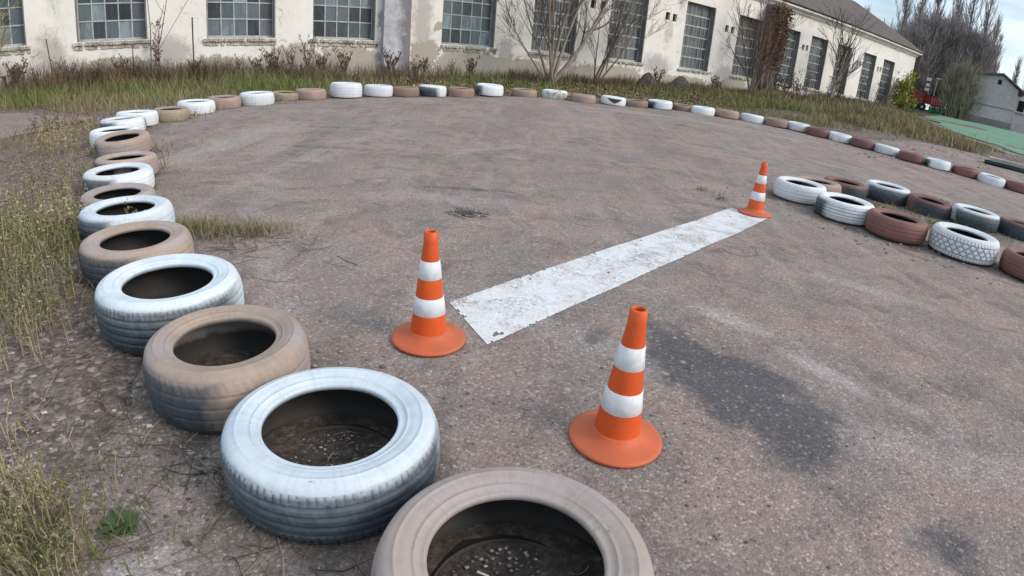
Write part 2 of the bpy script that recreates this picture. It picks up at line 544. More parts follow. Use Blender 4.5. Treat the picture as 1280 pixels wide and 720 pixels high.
# asphalt sheet
POT = (-.40, 4.33)
keep_v = sd > -.12
keep = keep_v[F].all(1) & (np.hypot(x, y)[F].max(1) < 32)
za = Hbig(x, y) + .010 + .006 * smoothnoise(x, y, 1.1, 21) - np.clip(-sd + .02, 0, .3) * .35
za -= .0 * np.exp(-(((x - POT[0]) / .10) ** 2 + ((y - POT[1]) / .085) ** 2) ** 1.5)      # pothole
za += .006 * smoothnoise(x, y, 5.0, 22) * np.clip(blob(x, y, -1.0, 4.3, 2.2, .7, 0) + blob(x, y, 1.6, 5.8, 1.6, .7, -.2), 0, 1)
idx = np.unique(F[keep]); rm = -np.ones(len(x), int); rm[idx] = np.arange(len(idx))
ax_, ay_ = x[idx], y[idx]
a_me = np_mesh("asphalt_yard", np.stack([ax_, ay_, za[idx]], 1), rm[F[keep]], M_ASPH, True)
STAIN = [(.66, 2.74), (.88, 2.66), (1.10, 2.40), (1.34, 2.08), (1.47, 1.84), (1.38, 1.60), (1.20, 1.47), (.98, 1.48), (.80, 1.72), (.66, 2.02), (.58, 2.30)]
tar_shade = np.clip(.5 + (poly_sd(ax_, ay_, STAIN) + .07 * smoothnoise(ax_, ay_, 4.3, 77) + .04 * smoothnoise(ax_, ay_, 11, 78)) / .42, 0, 1) * .76
tar_shade = np.maximum.reduce([tar_shade, blob(ax_, ay_, 1.47, 1.10, .20, .15, -.6) * .72, blob(ax_, ay_, .50, 1.62, .22, .10, -.2) * .5, blob(ax_, ay_, 1.02, 1.2, .16, .1, .3) * .45, blob(ax_, ay_, .45, 2.45, .3, .12, .9) * .5])
tar_shade = np.maximum(tar_shade, blob(ax_, ay_, POT[0] + .03, POT[1], .09, .07, 0) * 1.0)  # no tar here: the pothole's shade put into the ground colour
tar_shade = np.maximum(tar_shade, blob(ax_, ay_, -2.3, 6.6, 1.6, .16, .08) * .55)
tar_shade = np.maximum(tar_shade, blob(ax_, ay_, -3.3, 10.6, .7, .12, -.5) * .55)
for q in [(-.6, 5.1, 1.5, .10, .05), (3.2, 11.5, .8, .15, -.5), (5.0, 9.5, 1.6, .14, -.3), (8.1, 11.0, .6, .14, -.6), (6.0, 11.8, .9, .12, -.2), (-3.0, 7.9, 1.1, .14, .2), (4.6, 7.6, .7, .1, -.6), (7.2, 7.6, .6, .12, -.7), (8.6, 8.9, 1.4, .14, -.7), (2.6, 4.2, .5, .07, -.8), (3.0, 3.0, .35, .08, -.9)]:
    tar_shade = np.maximum(tar_shade, blob(ax_, ay_, *q) * .55)
dust = np.maximum.reduce([blob(ax_, ay_, -.90, .84, .16, .10, .5) * .9, blob(ax_, ay_, 1.52, 2.22, .35, .09, -.95) * .9, blob(ax_, ay_, 1.18, 2.75, .35, .10, -.7) * .85, blob(ax_, ay_, 1.9, 1.9, .4, .15, -.8) * .5, blob(ax_, ay_, -.7, 4.7, 1.1, .35, 0) * .6,
                          blob(ax_, ay_, -.1, 6.9, .35, .12, 0) * .8, blob(ax_, ay_, 2.5, 3.4, 1.0, .12, -.6) * .7, blob(ax_, ay_, -3.6, 9.2, 1.6, .5, .3) * .5,
                          blob(ax_, ay_, .9, 4.9, .35, .05, -.7) * .8, blob(ax_, ay_, 10.5, 13.8, 3.5, .6, -.5) * .6, blob(ax_, ay_, 2.0, .9, .6, .3, 0) * .35])
ra = np.hypot(ax_ - 3.4, ay_ - 5.4); an_ = np.arctan2(ay_ - 5.4, ax_ - 3.4)
for rr0, wd_, amp in ((4.4, .28, .55), (5.6, .35, .5), (7.3, .45, .6), (3.3, .2, .4)):
    dust = np.maximum(dust, np.exp(-((ra - rr0 - .25 * np.sin(an_ * 3 + rr0)) / wd_) ** 2) * amp * np.clip(.7 + smoothnoise(ax_, ay_, .7, int(rr0 * 10)), 0, 1))
    tar_shade = np.maximum(tar_shade, np.exp(-((ra - rr0 - .6 - .2 * np.sin(an_ * 2 + rr0)) / .22) ** 2) * .42 * np.clip(.5 + 1.2 * smoothnoise(ax_, ay_, .8, int(rr0 * 10) + 5), 0, 1) * (ay_ > 4))
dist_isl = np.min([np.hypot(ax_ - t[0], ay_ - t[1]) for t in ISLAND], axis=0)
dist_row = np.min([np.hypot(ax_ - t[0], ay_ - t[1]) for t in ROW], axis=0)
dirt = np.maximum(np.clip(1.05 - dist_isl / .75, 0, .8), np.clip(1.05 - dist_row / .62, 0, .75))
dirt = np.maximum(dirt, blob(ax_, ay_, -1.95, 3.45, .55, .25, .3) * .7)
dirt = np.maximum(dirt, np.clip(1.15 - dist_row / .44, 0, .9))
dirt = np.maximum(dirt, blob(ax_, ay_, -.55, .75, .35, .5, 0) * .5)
set_zone(a_me, np.stack([tar_shade, dust, dirt], 1))
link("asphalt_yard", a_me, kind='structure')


def gz(xx, yy):
    """top of the walked surface"""
    a = np.array([float(xx)]); b = np.array([float(yy)])
    s = patch_sd(a, b)[0]
    base = float(H(a, b)[0])
    top = base + .010 - max(-s + .02, 0) * .35 if s > -.12 else -9
    return max(base - max(0, min(.3, s)) * .25 - .004, top)


# ------------------------------------------------------------------ white painted line
def white_line():
    mm, N, L, B = mat("worn_white_paint")
    P = pos(N)
    n1 = noise(N, L, P, 7, 7, .65, .8); n2 = noise(N, L, P, 60, 4, .7)
    c = mixc(N, L, ramp(N, L, n1, [(.45, 0), (.72, 1)]), (.67, .675, .70), (.54, .53, .54))
    # fine worn cracks
    vo = N.new('ShaderNodeTexVoronoi'); vo.feature = 'DISTANCE_TO_EDGE'; vo.inputs['Scale'].default_value = 5.5
    mpn = N.new('ShaderNodeMapping'); mpn.inputs['Scale'].default_value = (1, 1, 1)
    nw = N.new('ShaderNodeTexNoise'); nw.inputs['Scale'].default_value = 6; L.new(P, nw.inputs['Vector'])
    ad = N.new('ShaderNodeVectorMath'); ad.operation = 'ADD'; L.new(P, ad.inputs[0])
    sc_ = N.new('ShaderNodeVectorMath'); sc_.operation = 'SCALE'; sc_.inputs['Scale'].default_value = .35; L.new(nw.outputs['Color'], sc_.inputs[0])
    L.new(sc_.outputs[0], ad.inputs[1]); L.new(ad.outputs[0], vo.inputs['Vector'])
    crack = maths(N, L, 'MULTIPLY', ramp(N, L, vo.outputs['Distance'], [(.008, 1), (.025, 0)]), ramp(N, L, n1, [(.50, 0), (.62, .7)]))
    speck = ramp(N, L, n2, [(.63, 0), (.72, .6)])
    c = mixc(N, L, maths(N, L, 'MAXIMUM', crack, speck), c, (.22, .195, .19))
    vo3 = N.new('ShaderNodeTexVoronoi'); vo3.inputs['Scale'].default_value = 105; L.new(P, vo3.inputs['Vector'])
    vs3 = N.new('ShaderNodeSeparateColor'); L.new(vo3.outputs['Color'], vs3.inputs[0])
    n5 = noise(N, L, P, 3.5, 6, .7, .6)
    wear = ramp(N, L, maths(N, L, 'ADD', maths(N, L, 'MULTIPLY', vs3.outputs[0], .22), n5), [(.66, 0), (.78, .8)])
    c = mixc(N, L, wear, c, (.27, .235, .225))
    c = mixc(N, L, .5, c, mixc(N, L, 1.0, c, ramp(N, L, vs3.outputs[1], [(.0, .78), (.6, 1), (1, 1.15)]), 'MULTIPLY'))
    L.new(c, B.inputs['Base Color'])
    B.inputs['Roughness'].default_value = .75
    bump(N, L, B, maths(N, L, 'ADD', n2, n1), .4, .006)
    A = Vector((-.32, 2.66)); Bq = Vector((-.09, 2.25)); Cq = Vector((2.40, 5.13)); D = Vector((2.12, 5.43))
    nu, nv = 300, 44
    vs, ok = [], []
    for i in range(nu + 1):
        t = i / nu
        for j in range(nv + 1):
            u = j / nv
            e = rnd.uniform(-.007, .007) if j in (0, nv) else 0
            p = A.lerp(D, t).lerp(Bq.lerp(Cq, t), u + e + (math.sin(i * .083 + 1) * .006 if j in (0, nv) else 0))
            vs.append([p.x, p.y])
    vs = np.array(vs)
    zz = H(vs[:, 0], vs[:, 1]) + .0135 + .006 * smoothnoise(vs[:, 0], vs[:, 1], 1.1, 21)
    n = smoothnoise(vs[:, 0], vs[:, 1], 20, 31) + .8 * smoothnoise(vs[:, 0], vs[:, 1], 55, 32)
    fs = []
    for i in range(nu):
        for j in range(nv):
            q = [i * (nv + 1) + j, i * (nv + 1) + j + 1, (i + 1) * (nv + 1) + j + 1, (i + 1) * (nv + 1) + j]
            edge = max(0, 1 - i / 14) * .6 + (max(0, 1 - (nu - 1 - i) / 8) * .5) + (.34 if j in (0, nv - 1) else .1 if j in (1, nv - 2) else 0)
            if n[q].mean() > 1.25 - edge: continue
            fs.append(q)
    me = np_mesh("painted_line", np.column_stack([vs, zz]), np.array(fs), mm, True)
    link("painted_line", me, label='broad worn white painted line between two orange cones', cat='painted line')


white_line()

# ------------------------------------------------------------------ traffic cones
def cone_mat(name, color, rough):
    mm, N, L, B = mat(name)
    v = objc(N); r = orand(N)
    n = noise(N, L, v, 9, 5, .6); n2 = noise(N, L, v, 70, 4, .7)
    c = mixc(N, L, ramp(N, L, n, [(.35, 0), (.7, 1)]), color, tuple(x * .82 for x in color))
    c = mixc(N, L, ramp(N, L, n2, [(.62, 0), (.75, .5)]), c, (.25, .17, .13))
    sp = N.new('ShaderNodeSeparateXYZ'); L.new(v, sp.inputs[0])
    mpn = N.new('ShaderNodeMapping'); mpn.inputs['Scale'].default_value = (60, 60, 6); L.new(v, mpn.inputs['Vector'])
    scr = noise(N, L, mpn.outputs[0], 1.0, 6, .7, .6)
    c = mixc(N, L, ramp(N, L, scr, [(.60, 0), (.72, .35)]), c, (.16, .09, .06))
    dz = maths(N, L, 'MULTIPLY_ADD', sp.outputs[2], -14.0, maths(N, L, 'MULTIPLY', n, 1.6), clamp=True)
    c = mixc(N, L, maths(N, L, 'MULTIPLY', dz, .45), c, (.38, .14, .075))
    L.new(c, B.inputs['Base Color']); B.inputs['Roughness'].default_value = rough
    bump(N, L, B, maths(N, L, 'ADD', n2, n), .15, .004)
    return mm


M_CB = cone_mat("orange_cone_body", (.66, .090, .012), .5)
M_CS = cone_mat("faded_orange_cone_foot", (.58, .110, .035), .62)
M_CW, _N, _L, _B = mat("reflective_white_band")
_n = noise(_N, _L, objc(_N), 22, 7, .7, .5)
_L.new(mixc(_N, _L, ramp(_N, _L, _n, [(.35, 0), (.72, 1)]), (.74, .755, .79), (.55, .56, .59)), _B.inputs['Base Color'])
_B.inputs['Roughness'].default_value = .5

CH = .513


def cone_r(z):
    return .083 + (.0245 - .083) * (z - .052) / (CH - .052)


def make_cone(label, x, y, rz, tilt=(0, 0)):
    t = thing('traffic_cone', label, 'traffic cone', (x, y, gz(x, y) + .001), rz)
    t.rotation_euler = (tilt[0], tilt[1], rz)
    b = MB().lathe([(.0, .004), (.155, .0), (.168, .001), (.170, .008), (.168, .013), (.155, .016), (.135, .0205), (.115, .027), (.100, .0345), (.090, .044), (.0845, .054), (.078, .054), (.05, .02), (0, .012)], 72)
    b.obj('foot', M_CS, t, True)
    bands = [(.140, .220), (.305, .386)]
    p = [(cone_r(.0535), .0535), (cone_r(.462), .462), (cone_r(.47) + .0012, .468), (cone_r(.48) + .0014, CH - .004), (cone_r(CH) + .0006, CH), (cone_r(CH) - .004, CH), (cone_r(CH) - .005, CH - .006), (cone_r(.3) - .005, .3)]
    MB().lathe(p, 56).obj('body', M_CB, t, True)
    for a, c in bands:
        q = [(cone_r(a) + .0002, a), (cone_r(a) + .0018, a + .0012), (cone_r(c) + .0018, c - .0012), (cone_r(c) + .0002, c)]
        MB().lathe(q, 56).obj('white_band', M_CW, t, True)
    return t


make_cone('orange and white cone at the near left end of the white line', -.3592, 2.2527, .3)
make_cone('orange and white cone nearest the camera, alone in front of the line', .4147, 1.6299, 1.4, (R(-.4), R(.8)))
make_cone('small far cone at the right end of the white line near the tyres', 2.322, 5.285, 2.2, (R(.6), R(.6)))

# ------------------------------------------------------------------ tyres
_tm = {}


def tyre_mat(kind, cut, groove=.3):
    """kind: paint colour; cut: cosine limit of the painted side (about local +x); top always painted"""
    key = (kind, cut, groove)
    if key in _tm: return _tm[key]
    col = {'blue_white': ((.64, .70, .76), (.50, .57, .65)), 'white': ((.72, .75, .79), (.60, .64, .69)), 'tan': ((.40, .305, .25), (.31, .242, .205)), 'grey_tan': ((.38, .315, .285), (.30, .25, .232)),
           'pink': ((.37, .26, .225), (.28, .20, .175)), 'red': ((.225, .105, .088), (.165, .08, .07)), 'maroon': ((.185, .085, .085), (.14, .065, .065)),
           'brown': ((.29, .195, .16), (.22, .15, .125)), 'ochre': ((.33, .26, .195), (.27, .21, .155))}[kind]
    mm, N, L, B = mat("tyre_%s_paint" % kind)
    v = objc(N)
    rv = N.new('ShaderNodeVectorMath'); rv.operation = 'ADD'
    cb = N.new('ShaderNodeCombineXYZ'); r = orand(N)
    L.new(maths(N, L, 'MULTIPLY', r, 50.0), cb.inputs[0]); L.new(maths(N, L, 'MULTIPLY', r, 23.0), cb.inputs[1])
    L.new(v, rv.inputs[0]); L.new(cb.outputs[0], rv.inputs[1]); w = rv.outputs[0]
    n1 = noise(N, L, w, 5, 6, .65); n2 = noise(N, L, w, 22, 6, .7); n3 = noise(N, L, w, 95, 4, .7)
    paint = mixc(N, L, ramp(N, L, n1, [(.35, 0), (.68, 1)]), col[0], col[1])
    paint = mixc(N, L, ramp(N, L, n2, [(.54, 0), (.76, .40 if 'white' not in kind else .28)]), paint, tuple(x * .62 for x in col[1]))
    if kind in ('tan', 'grey_tan'):
        paint = mixc(N, L, ramp(N, L, noise(N, L, w, 3.2, 3), [(.47, 0), (.62, .75)]), paint, (.36, .315, .335))
        paint = mixc(N, L, ramp(N, L, noise(N, L, w, 16, 8, .8, 1.5), [(.60, 0), (.68, .55)]), paint, (.14, .11, .10))
    at2 = maths(N, L, 'ARCTAN2', N_y(N, L, v), N_x(N, L, v))
    cst = N.new('ShaderNodeCombineXYZ'); L.new(maths(N, L, 'MULTIPLY', at2, 9.0), cst.inputs[0]); L.new(maths(N, L, 'MULTIPLY', r, 40.0), cst.inputs[1]); L.new(N_z(N, L, v), cst.inputs[2])
    stk = noise(N, L, cst.outputs[0], 2.2, 7, .7, .4)
    paint = mixc(N, L, 1.0, paint, ramp(N, L, stk, [(.32, .90), (.5, 1.0), (.7, 1.04)]), 'MULTIPLY')
    paint = mixc(N, L, ramp(N, L, noise(N, L, w, 9, 9, .8, 1.2), [(.60, 0), (.70, .42)]), paint, (.20, .17, .155))
    # per-tyre tint
    paint = mixc(N, L, 1.0, paint, ramp(N, L, r, [(0, .88), (1, 1.08)]), 'MULTIPLY')
    rub = mixc(N, L, ramp(N, L, n2, [(.35, 0), (.7, 1)]), (.024, .036, .048), (.050, .066, .082))
    sp = N.new('ShaderNodeSeparateXYZ'); L.new(v, sp.inputs[0])
    rad = maths(N, L, 'SQRT', maths(N, L, 'ADD', maths(N, L, 'MULTIPLY', sp.outputs[0], sp.outputs[0]), maths(N, L, 'MULTIPLY', sp.outputs[1], sp.outputs[1])))
    cs = maths(N, L, 'DIVIDE', sp.outputs[0], rad)
    nn = maths(N, L, 'SUBTRACT', n1, .5)
    side = maths(N, L, 'MULTIPLY_ADD', maths(N, L, 'SUBTRACT', cs, cut), 3.4, maths(N, L, 'MULTIPLY', nn, 1.6))
    # paint ran over the shoulder: painted above a height that wanders
    top = maths(N, L, 'MULTIPLY_ADD', maths(N, L, 'SUBTRACT', sp.outputs[2], .158), 42.0, maths(N, L, 'MULTIPLY', nn, 1.6))
    dirty = maths(N, L, 'MULTIPLY_ADD', maths(N, L, 'SUBTRACT', .030, sp.outputs[2]), 22.0, maths(N, L, 'MULTIPLY', maths(N, L, 'SUBTRACT', n2, .5), 3.0), clamp=True)
    # grooves stay bare: the brush did not reach into them
    uu = maths(N, L, 'ABSOLUTE', maths(N, L, 'DIVIDE', maths(N, L, 'SUBTRACT', sp.outputs[2], .101), .075))
    r0 = maths(N, L, 'SUBTRACT', .3085, maths(N, L, 'MULTIPLY', maths(N, L, 'POWER', uu, 3.2), .014))
    grv = maths(N, L, 'MULTIPLY', maths(N, L, 'SUBTRACT', r0, rad), 400.0, clamp=True)
    grv = maths(N, L, 'MULTIPLY', grv, maths(N, L, 'LESS_THAN', uu, .97))
    msk = maths(N, L, 'MAXIMUM', side, top)
    msk = maths(N, L, 'ADD', msk, 0.0, clamp=True)
    haze_ = maths(N, L, 'MULTIPLY', ramp(N, L, sp.outputs[2], [(.09, .02), (.168, .26)]), ramp(N, L, n2, [(.3, .4), (.7, 1)]))
    msk = maths(N, L, 'MAXIMUM', msk, haze_)
    chips = maths(N, L, 'MULTIPLY', ramp(N, L, n3, [(.70, 1), (.76, .15)]), ramp(N, L, noise(N, L, w, 13, 8, .8, .8), [(.66, 1), (.71, .25)]))
    msk = maths(N, L, 'MULTIPLY', msk, chips)
    msk = maths(N, L, 'MULTIPLY', msk, maths(N, L, 'SUBTRACT', 1.0, maths(N, L, 'MULTIPLY', grv, groove)))
    c = mixc(N, L, msk, rub, paint)
    c = mixc(N, L, maths(N, L, 'MULTIPLY', dirty, .75), c, (.125, .10, .088))
    L.new(c, B.inputs['Base Color'])
    B.inputs['Roughness'].default_value = .62
    B.inputs['Specular IOR Level'].default_value = .35
    b1 = bump(N, L, B, n2, .25, .006)
    bump(N, L, B, n3, .18, .003, b1)
    _tm[key] = mm
    return mm


M_LINER, _N, _L, _B = mat("black_rubber_liner")
_n = noise(_N, _L, objc(_N), 9, 6, .65)
_sp = _N.new('ShaderNodeSeparateXYZ'); _L.new(objc(_N), _sp.inputs[0])
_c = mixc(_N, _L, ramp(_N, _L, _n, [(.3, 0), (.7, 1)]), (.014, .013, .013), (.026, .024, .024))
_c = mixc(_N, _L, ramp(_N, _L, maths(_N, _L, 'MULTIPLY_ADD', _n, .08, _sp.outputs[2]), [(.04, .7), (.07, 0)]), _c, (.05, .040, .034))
_L.new(_c, _B.inputs['Base Color']); _B.inputs['Roughness'].default_value = .75
M_LINER_PALE, _N, _L, _B = mat("pale_top_rubber_liner")
_n = noise(_N, _L, objc(_N), 7, 6, .65)
_sp = _N.new('ShaderNodeSeparateXYZ'); _L.new(objc(_N), _sp.inputs[0])
_c = mixc(_N, _L, ramp(_N, _L, maths(_N, _L, 'MULTIPLY_ADD', _n, .07, _sp.outputs[2]), [(.125, 0), (.15, 1)]), (.020, .018, .018), (.20, .185, .185))  # liner pale towards the upper edge, near black below
_L.new(_c, _B.inputs['Base Color']); _B.inputs['Roughness'].default_value = .75


def smooth_mesh(mb, name):
    me = mb.mesh(name, M_LINER, True)
    return me


def tyre_meshes(style):
    """unit tyre: outer radius .31, lies flat, 0.2 high"""
    hi = style != 'plain'
    NT = 360 if hi else 64
    RO = .31
    # --- tread
    if hi: zsn = np.linspace(.026, .176, 46)
    else: zsn = np.linspace(.026, .176, 15)
    th = np.linspace(0, 2 * np.pi, NT, endpoint=False)
    TH, ZZ = np.meshgrid(th, zsn, indexing='ij')
    u = (ZZ - .101) / .075
    rr = RO - .014 * np.abs(u) ** 3.2
    arc = TH * RO
    if style == 'ribs':
        for zg in (.058, .086, .116, .144):
            rr -= .007 * np.exp(-((ZZ - zg) / .0042) ** 4)
        k = 84
        ph = np.abs(((TH * k / (2 * np.pi) + (ZZ - .15) * 6) % 1) - .5)
        rr -= .0045 * (ph < .10) * np.clip((np.abs(ZZ - .101) - .045) / .006, 0, 1)
        ph2 = np.abs(((TH * k / (2 * np.pi) + .5 + (ZZ - .1) * 18) % 1) - .5)
        rr -= .0018 * (ph2 < .08) * (np.abs(ZZ - .101) < .04)
    elif style == 'worn':
        for zg in (.066, .101, .136):
            rr -= .0028 * np.exp(-((ZZ - zg) / .004) ** 4)
        ph = np.abs(((TH * 60 / (2 * np.pi) + np.abs(ZZ - .101) * 12) % 1) - .5)
        rr -= .0022 * (ph < .10) * (np.abs(ZZ - .101) > .040)
    elif style == 'blocks':
        k = 30
        a = TH * k / (2 * np.pi)
        g1 = np.abs(((a + (ZZ - .101) * 17) % 1) - .5) < .085
        g2 = np.abs(((a - (ZZ - .101) * 17) % 1) - .5) < .085
        g3 = np.abs(((a * 2 + .3) % 1) - .5) < .12
        mid_ = np.abs(ZZ - .101) < .046
        rr -= .006 * ((g1 | g2) & mid_) + .006 * (g3 & ~mid_)
        for zg in (.054, .148): rr -= .005 * np.exp(-((ZZ - zg) / .0032) ** 4)
        for zg in (.086, .116): rr -= .004 * np.exp(-((ZZ - zg) / .0022) ** 4)
    elif style == 'plain':
        for zg in (.065, .101, .137):
            rr -= .003 * np.exp(-((ZZ - zg) / .007) ** 4)
    n = len(zsn)
    v = np.stack([rr * np.cos(TH), rr * np.sin(TH), ZZ], -1).reshape(-1, 3)
    i, j = np.meshgrid(np.arange(NT), np.arange(n - 1), indexing='ij'); i2 = (i + 1) % NT
    f = np.stack([i * n + j, i2 * n + j, i2 * n + j + 1, i * n + j + 1], -1).reshape(-1, 4)
    tread = np_mesh('tread', v, f, M_LINER, True)
    seg = 120 if hi else 48
    up = [(.2965, .1755), (.2935, .182), (.288, .1885), (.2805, .1935), (.272, .1968), (.2625, .1985), (.2615, .1995), (.258, .1995), (.257, .1985),
          (.248, .1985), (.238, .1970), (.228, .1942), (.2205, .1915), (.2195, .1925), (.2165, .1915), (.2155, .1900), (.209, .1868), (.203, .1845), (.1985, .1850),
          (.1945, .1845), (.1915, .182), (.190, .178), (.190, .172), (.1925, .166)]
    if not hi: up = [up[k] for k in (0, 2, 4, 6, 9, 11, 14, 17, 19, 21, 23)]
    lo = [(r_, .202 - z_) for r_, z_ in up][::-1]
    inn = [(.1925, .1665), (.205, .172), (.225, .178), (.250, .180), (.270, .172), (.284, .155), (.289, .130), (.290, .101), (.289, .072), (.284, .047), (.270, .030), (.250, .022), (.225, .024), (.205, .030), (.1925, .0355)]
    def wob(a, jj, r_, z_): return r_ * (1 + .003 * math.sin(3 * a) + .002 * math.sin(7 * a + jj)), z_
    side_u = smooth_mesh(MB().lathe(up, seg), 'upper_sidewall')
    side_l = smooth_mesh(MB().lathe(lo, seg), 'lower_sidewall')
    liner = smooth_mesh(MB().lathe(inn[::-1], seg), 'inner_liner')
    return tread, side_u, side_l, liner


M_BARE = simple('bare_dirty_rubber', (.060, .055, .052), .8, .35, 9, .3)
TM = {k: tyre_meshes(k) for k in ('ribs', 'worn', 'blocks', 'plain')}
PALE = set()


def soil_mat():
    mm, N, L, B = mat("dark_soil_litter")
    P = pos(N)
    f = noise(N, L, P, 30, 7, .75); g = noise(N, L, P, 6, 4, .6)
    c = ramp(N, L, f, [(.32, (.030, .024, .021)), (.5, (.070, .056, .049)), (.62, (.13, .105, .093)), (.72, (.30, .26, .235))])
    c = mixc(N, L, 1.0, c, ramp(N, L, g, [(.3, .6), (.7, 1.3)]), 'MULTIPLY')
    L.new(c, B.inputs['Base Color']); B.inputs['Roughness'].default_value = .95
    bump(N, L, B, f, 1.0, .015)
    return mm


M_DSOIL = soil_mat()


def make_tyre(x, y, od, kind, label, style='plain', pdir=0.0, cut=.0, group=None, lift=0, tilt=(0, 0), hs=1.0, soil=False, pale=False, sink=.008):
    t = thing('tyre', label, 'tyre', (x, y, gz(x, y) + lift - sink), pdir, group)
    fr = .012 if style != 'plain' else .035
    t.rotation_euler = (tilt[0] + rnd.uniform(-fr, fr), tilt[1] + rnd.uniform(-fr, fr), pdir)
    if style == 'plain': t.location.z -= rnd.uniform(0, .028)
    s = od / .62
    t.scale = (s * rnd.uniform(.985, 1.015), s * rnd.uniform(.985, 1.015), s * hs * 1.10)
    mt = tyre_mat(kind, cut, .6 if style == 'blocks' else .3)
    for nme, me in zip(('tread', 'upper_sidewall', 'lower_sidewall', 'inner_liner'), TM[style]):
        ob = link(nme, me, t)
        ob.material_slots[0].link = 'OBJECT'
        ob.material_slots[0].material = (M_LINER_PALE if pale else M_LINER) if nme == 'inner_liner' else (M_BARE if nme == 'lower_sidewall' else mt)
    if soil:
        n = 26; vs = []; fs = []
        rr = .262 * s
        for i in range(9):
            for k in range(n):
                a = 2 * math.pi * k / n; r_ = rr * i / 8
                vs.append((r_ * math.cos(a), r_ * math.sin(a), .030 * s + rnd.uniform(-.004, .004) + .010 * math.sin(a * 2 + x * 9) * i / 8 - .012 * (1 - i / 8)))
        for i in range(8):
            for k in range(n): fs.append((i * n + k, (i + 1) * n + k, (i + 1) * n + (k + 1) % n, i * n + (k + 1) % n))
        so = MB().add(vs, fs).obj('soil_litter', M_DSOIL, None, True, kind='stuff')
        so.location = (x, y, gz(x, y) - .004)
    return t


RK = 'tyres of the outer row edging the yard'
# kind, painted-side direction (deg), cut, style, label
SPEC = [
    ('grey_tan', 60, -.9, 'worn', 'large greyish tan painted tyre cut off by the bottom edge, nearest of the row'),
    ('blue_white', 35, .70, 'ribs', 'large white painted tyre second in the row, dark ribbed tread on its left side'),
    ('tan', 10, .0, 'worn', 'tan painted tyre third from the near end with peeling paint on its left side'),
    ('blue_white', 30, .72, 'ribs', 'white painted tyre fourth from the near end, just behind a tan tyre'),
    ('tan', 10, .20, 'worn', 'tan painted tyre fifth from the near end beside the grass tuft'),
    ('blue_white', 0, .10, 'worn', 'white painted tyre sixth from the near end with a weed standing in it'),
    ('grey_tan', 0, .0, 'plain', 'greyish tan tyre seventh from the near end, weeds over its left edge'),
    ('white', 0, .35, 'plain', 'white topped tyre with dark side, eighth from the near end'),
    ('tan', 0, .1, 'plain', 'tan tyre with wide top, ninth from the near end'),
    ('tan', 0, -.6, 'plain', 'tan tyre leaning on the white one behind, tenth from the near end'),
    ('white', -60, -.8, 'plain', 'white tyre with round dark hole, nearest of three white ones at the left bend'),
    ('white', -30, .55, 'plain', 'white tyre with dark right side, middle of three white ones at the left bend'),
    ('white', -40, -.7, 'plain', 'white tyre farthest of three white ones at the left bend'),
    ('ochre', -50, -.7, 'plain', 'ochre tyre between two white ones where the row bends right'),
    ('white', -60, -.8, 'plain', 'bright white tyre right of the ochre one at the bend'),
    ('pink', -60, -.8, 'plain', 'pinkish tyre between two white ones behind the left bend'),
    ('white', -60, -.8, 'plain', 'white tyre right of the pinkish one, weeds behind it'),
    ('ochre', -70, -.8, 'plain', 'small ochre brown tyre partly sunk between white and pink tyres'),
    ('pink', -70, -.8, 'plain', 'pink brown tyre left of the tallest white tyre'),
    ('white', -80, -.9, 'plain', 'biggest and tallest white tyre of the back row'),
    ('white', -80, -.9, 'plain', 'white tyre touching the right of the tallest white tyre'),
    ('brown', -80, -.8, 'plain', 'dull brown tyre right of a pair of white tyres in the back row'),
    ('white', -15, .6, 'plain', 'dark tyre with white top and white right end in the back row'),
    ('brown', -80, -.8, 'plain', 'brown tyre between two half painted white tyres in the back row'),
    ('white', -50, .17, 'plain', 'white tyre with dark left end in the middle of the back row'),
    ('ochre', -80, -.7, 'plain', 'yellowish brown tyre under the bare bush in the back row'),
    ('white', -90, -.9, 'plain', 'clean white tyre right of the bare bush'),
    ('pink', -90, -.8, 'plain', 'pinkish brown tyre left of the torn white tyre'),
    ('white', -90, -.9, 'plain', 'white tyre with a torn black gash in its side'),
    ('brown', -90, -.8, 'plain', 'low brown tyre right of the torn white tyre'),
    ('white', -70, .42, 'plain', 'white tyre with black left end, right of the soil heaps'),
    ('brown', -90, -.8, 'plain', 'short brown tyre between two white tyres, in front of green grass'),
    ('white', -100, -.9, 'plain', 'bluish white tyre in front of green grass, seventh from the end of white ones'),
    ('pink', -110, -.8, 'plain', 'wide pinkish brown tyre left of the vine covered pilaster'),
    ('white', -110, -.9, 'plain', 'white tyre directly below the vine covered pilaster'),
    ('brown', -110, -.8, 'plain', 'brown tyre just right of the vine covered pilaster'),
    ('white', -115, -.8, 'plain', 'small bluish white tyre where the right row starts to descend'),
    ('maroon', -120, -.8, 'plain', 'maroon tyre first of that colour in the right row'),
    ('white', -120, -.8, 'plain', 'white tyre between the first and second maroon tyres'),
    ('maroon', -125, -.8, 'plain', 'dark maroon tyre second of that colour in the right row'),
    ('white', -125, -.8, 'plain', 'white tyre between the second and third maroon tyres'),
    ('red', -130, -.8, 'plain', 'reddish tyre above the grey pavement strip in the right row'),
    ('white', -108, .37, 'plain', 'white tyre with dark left end in the right row'),
    ('red', -130, -.8, 'plain', 'brightest brick red tyre of the right row'),
    ('white', -130, -.8, 'plain', 'last white tyre of the right row near the picture edge'),
    ('maroon', -135, -.8, 'plain', 'purple maroon tyre at the right picture edge ending the row'),
]
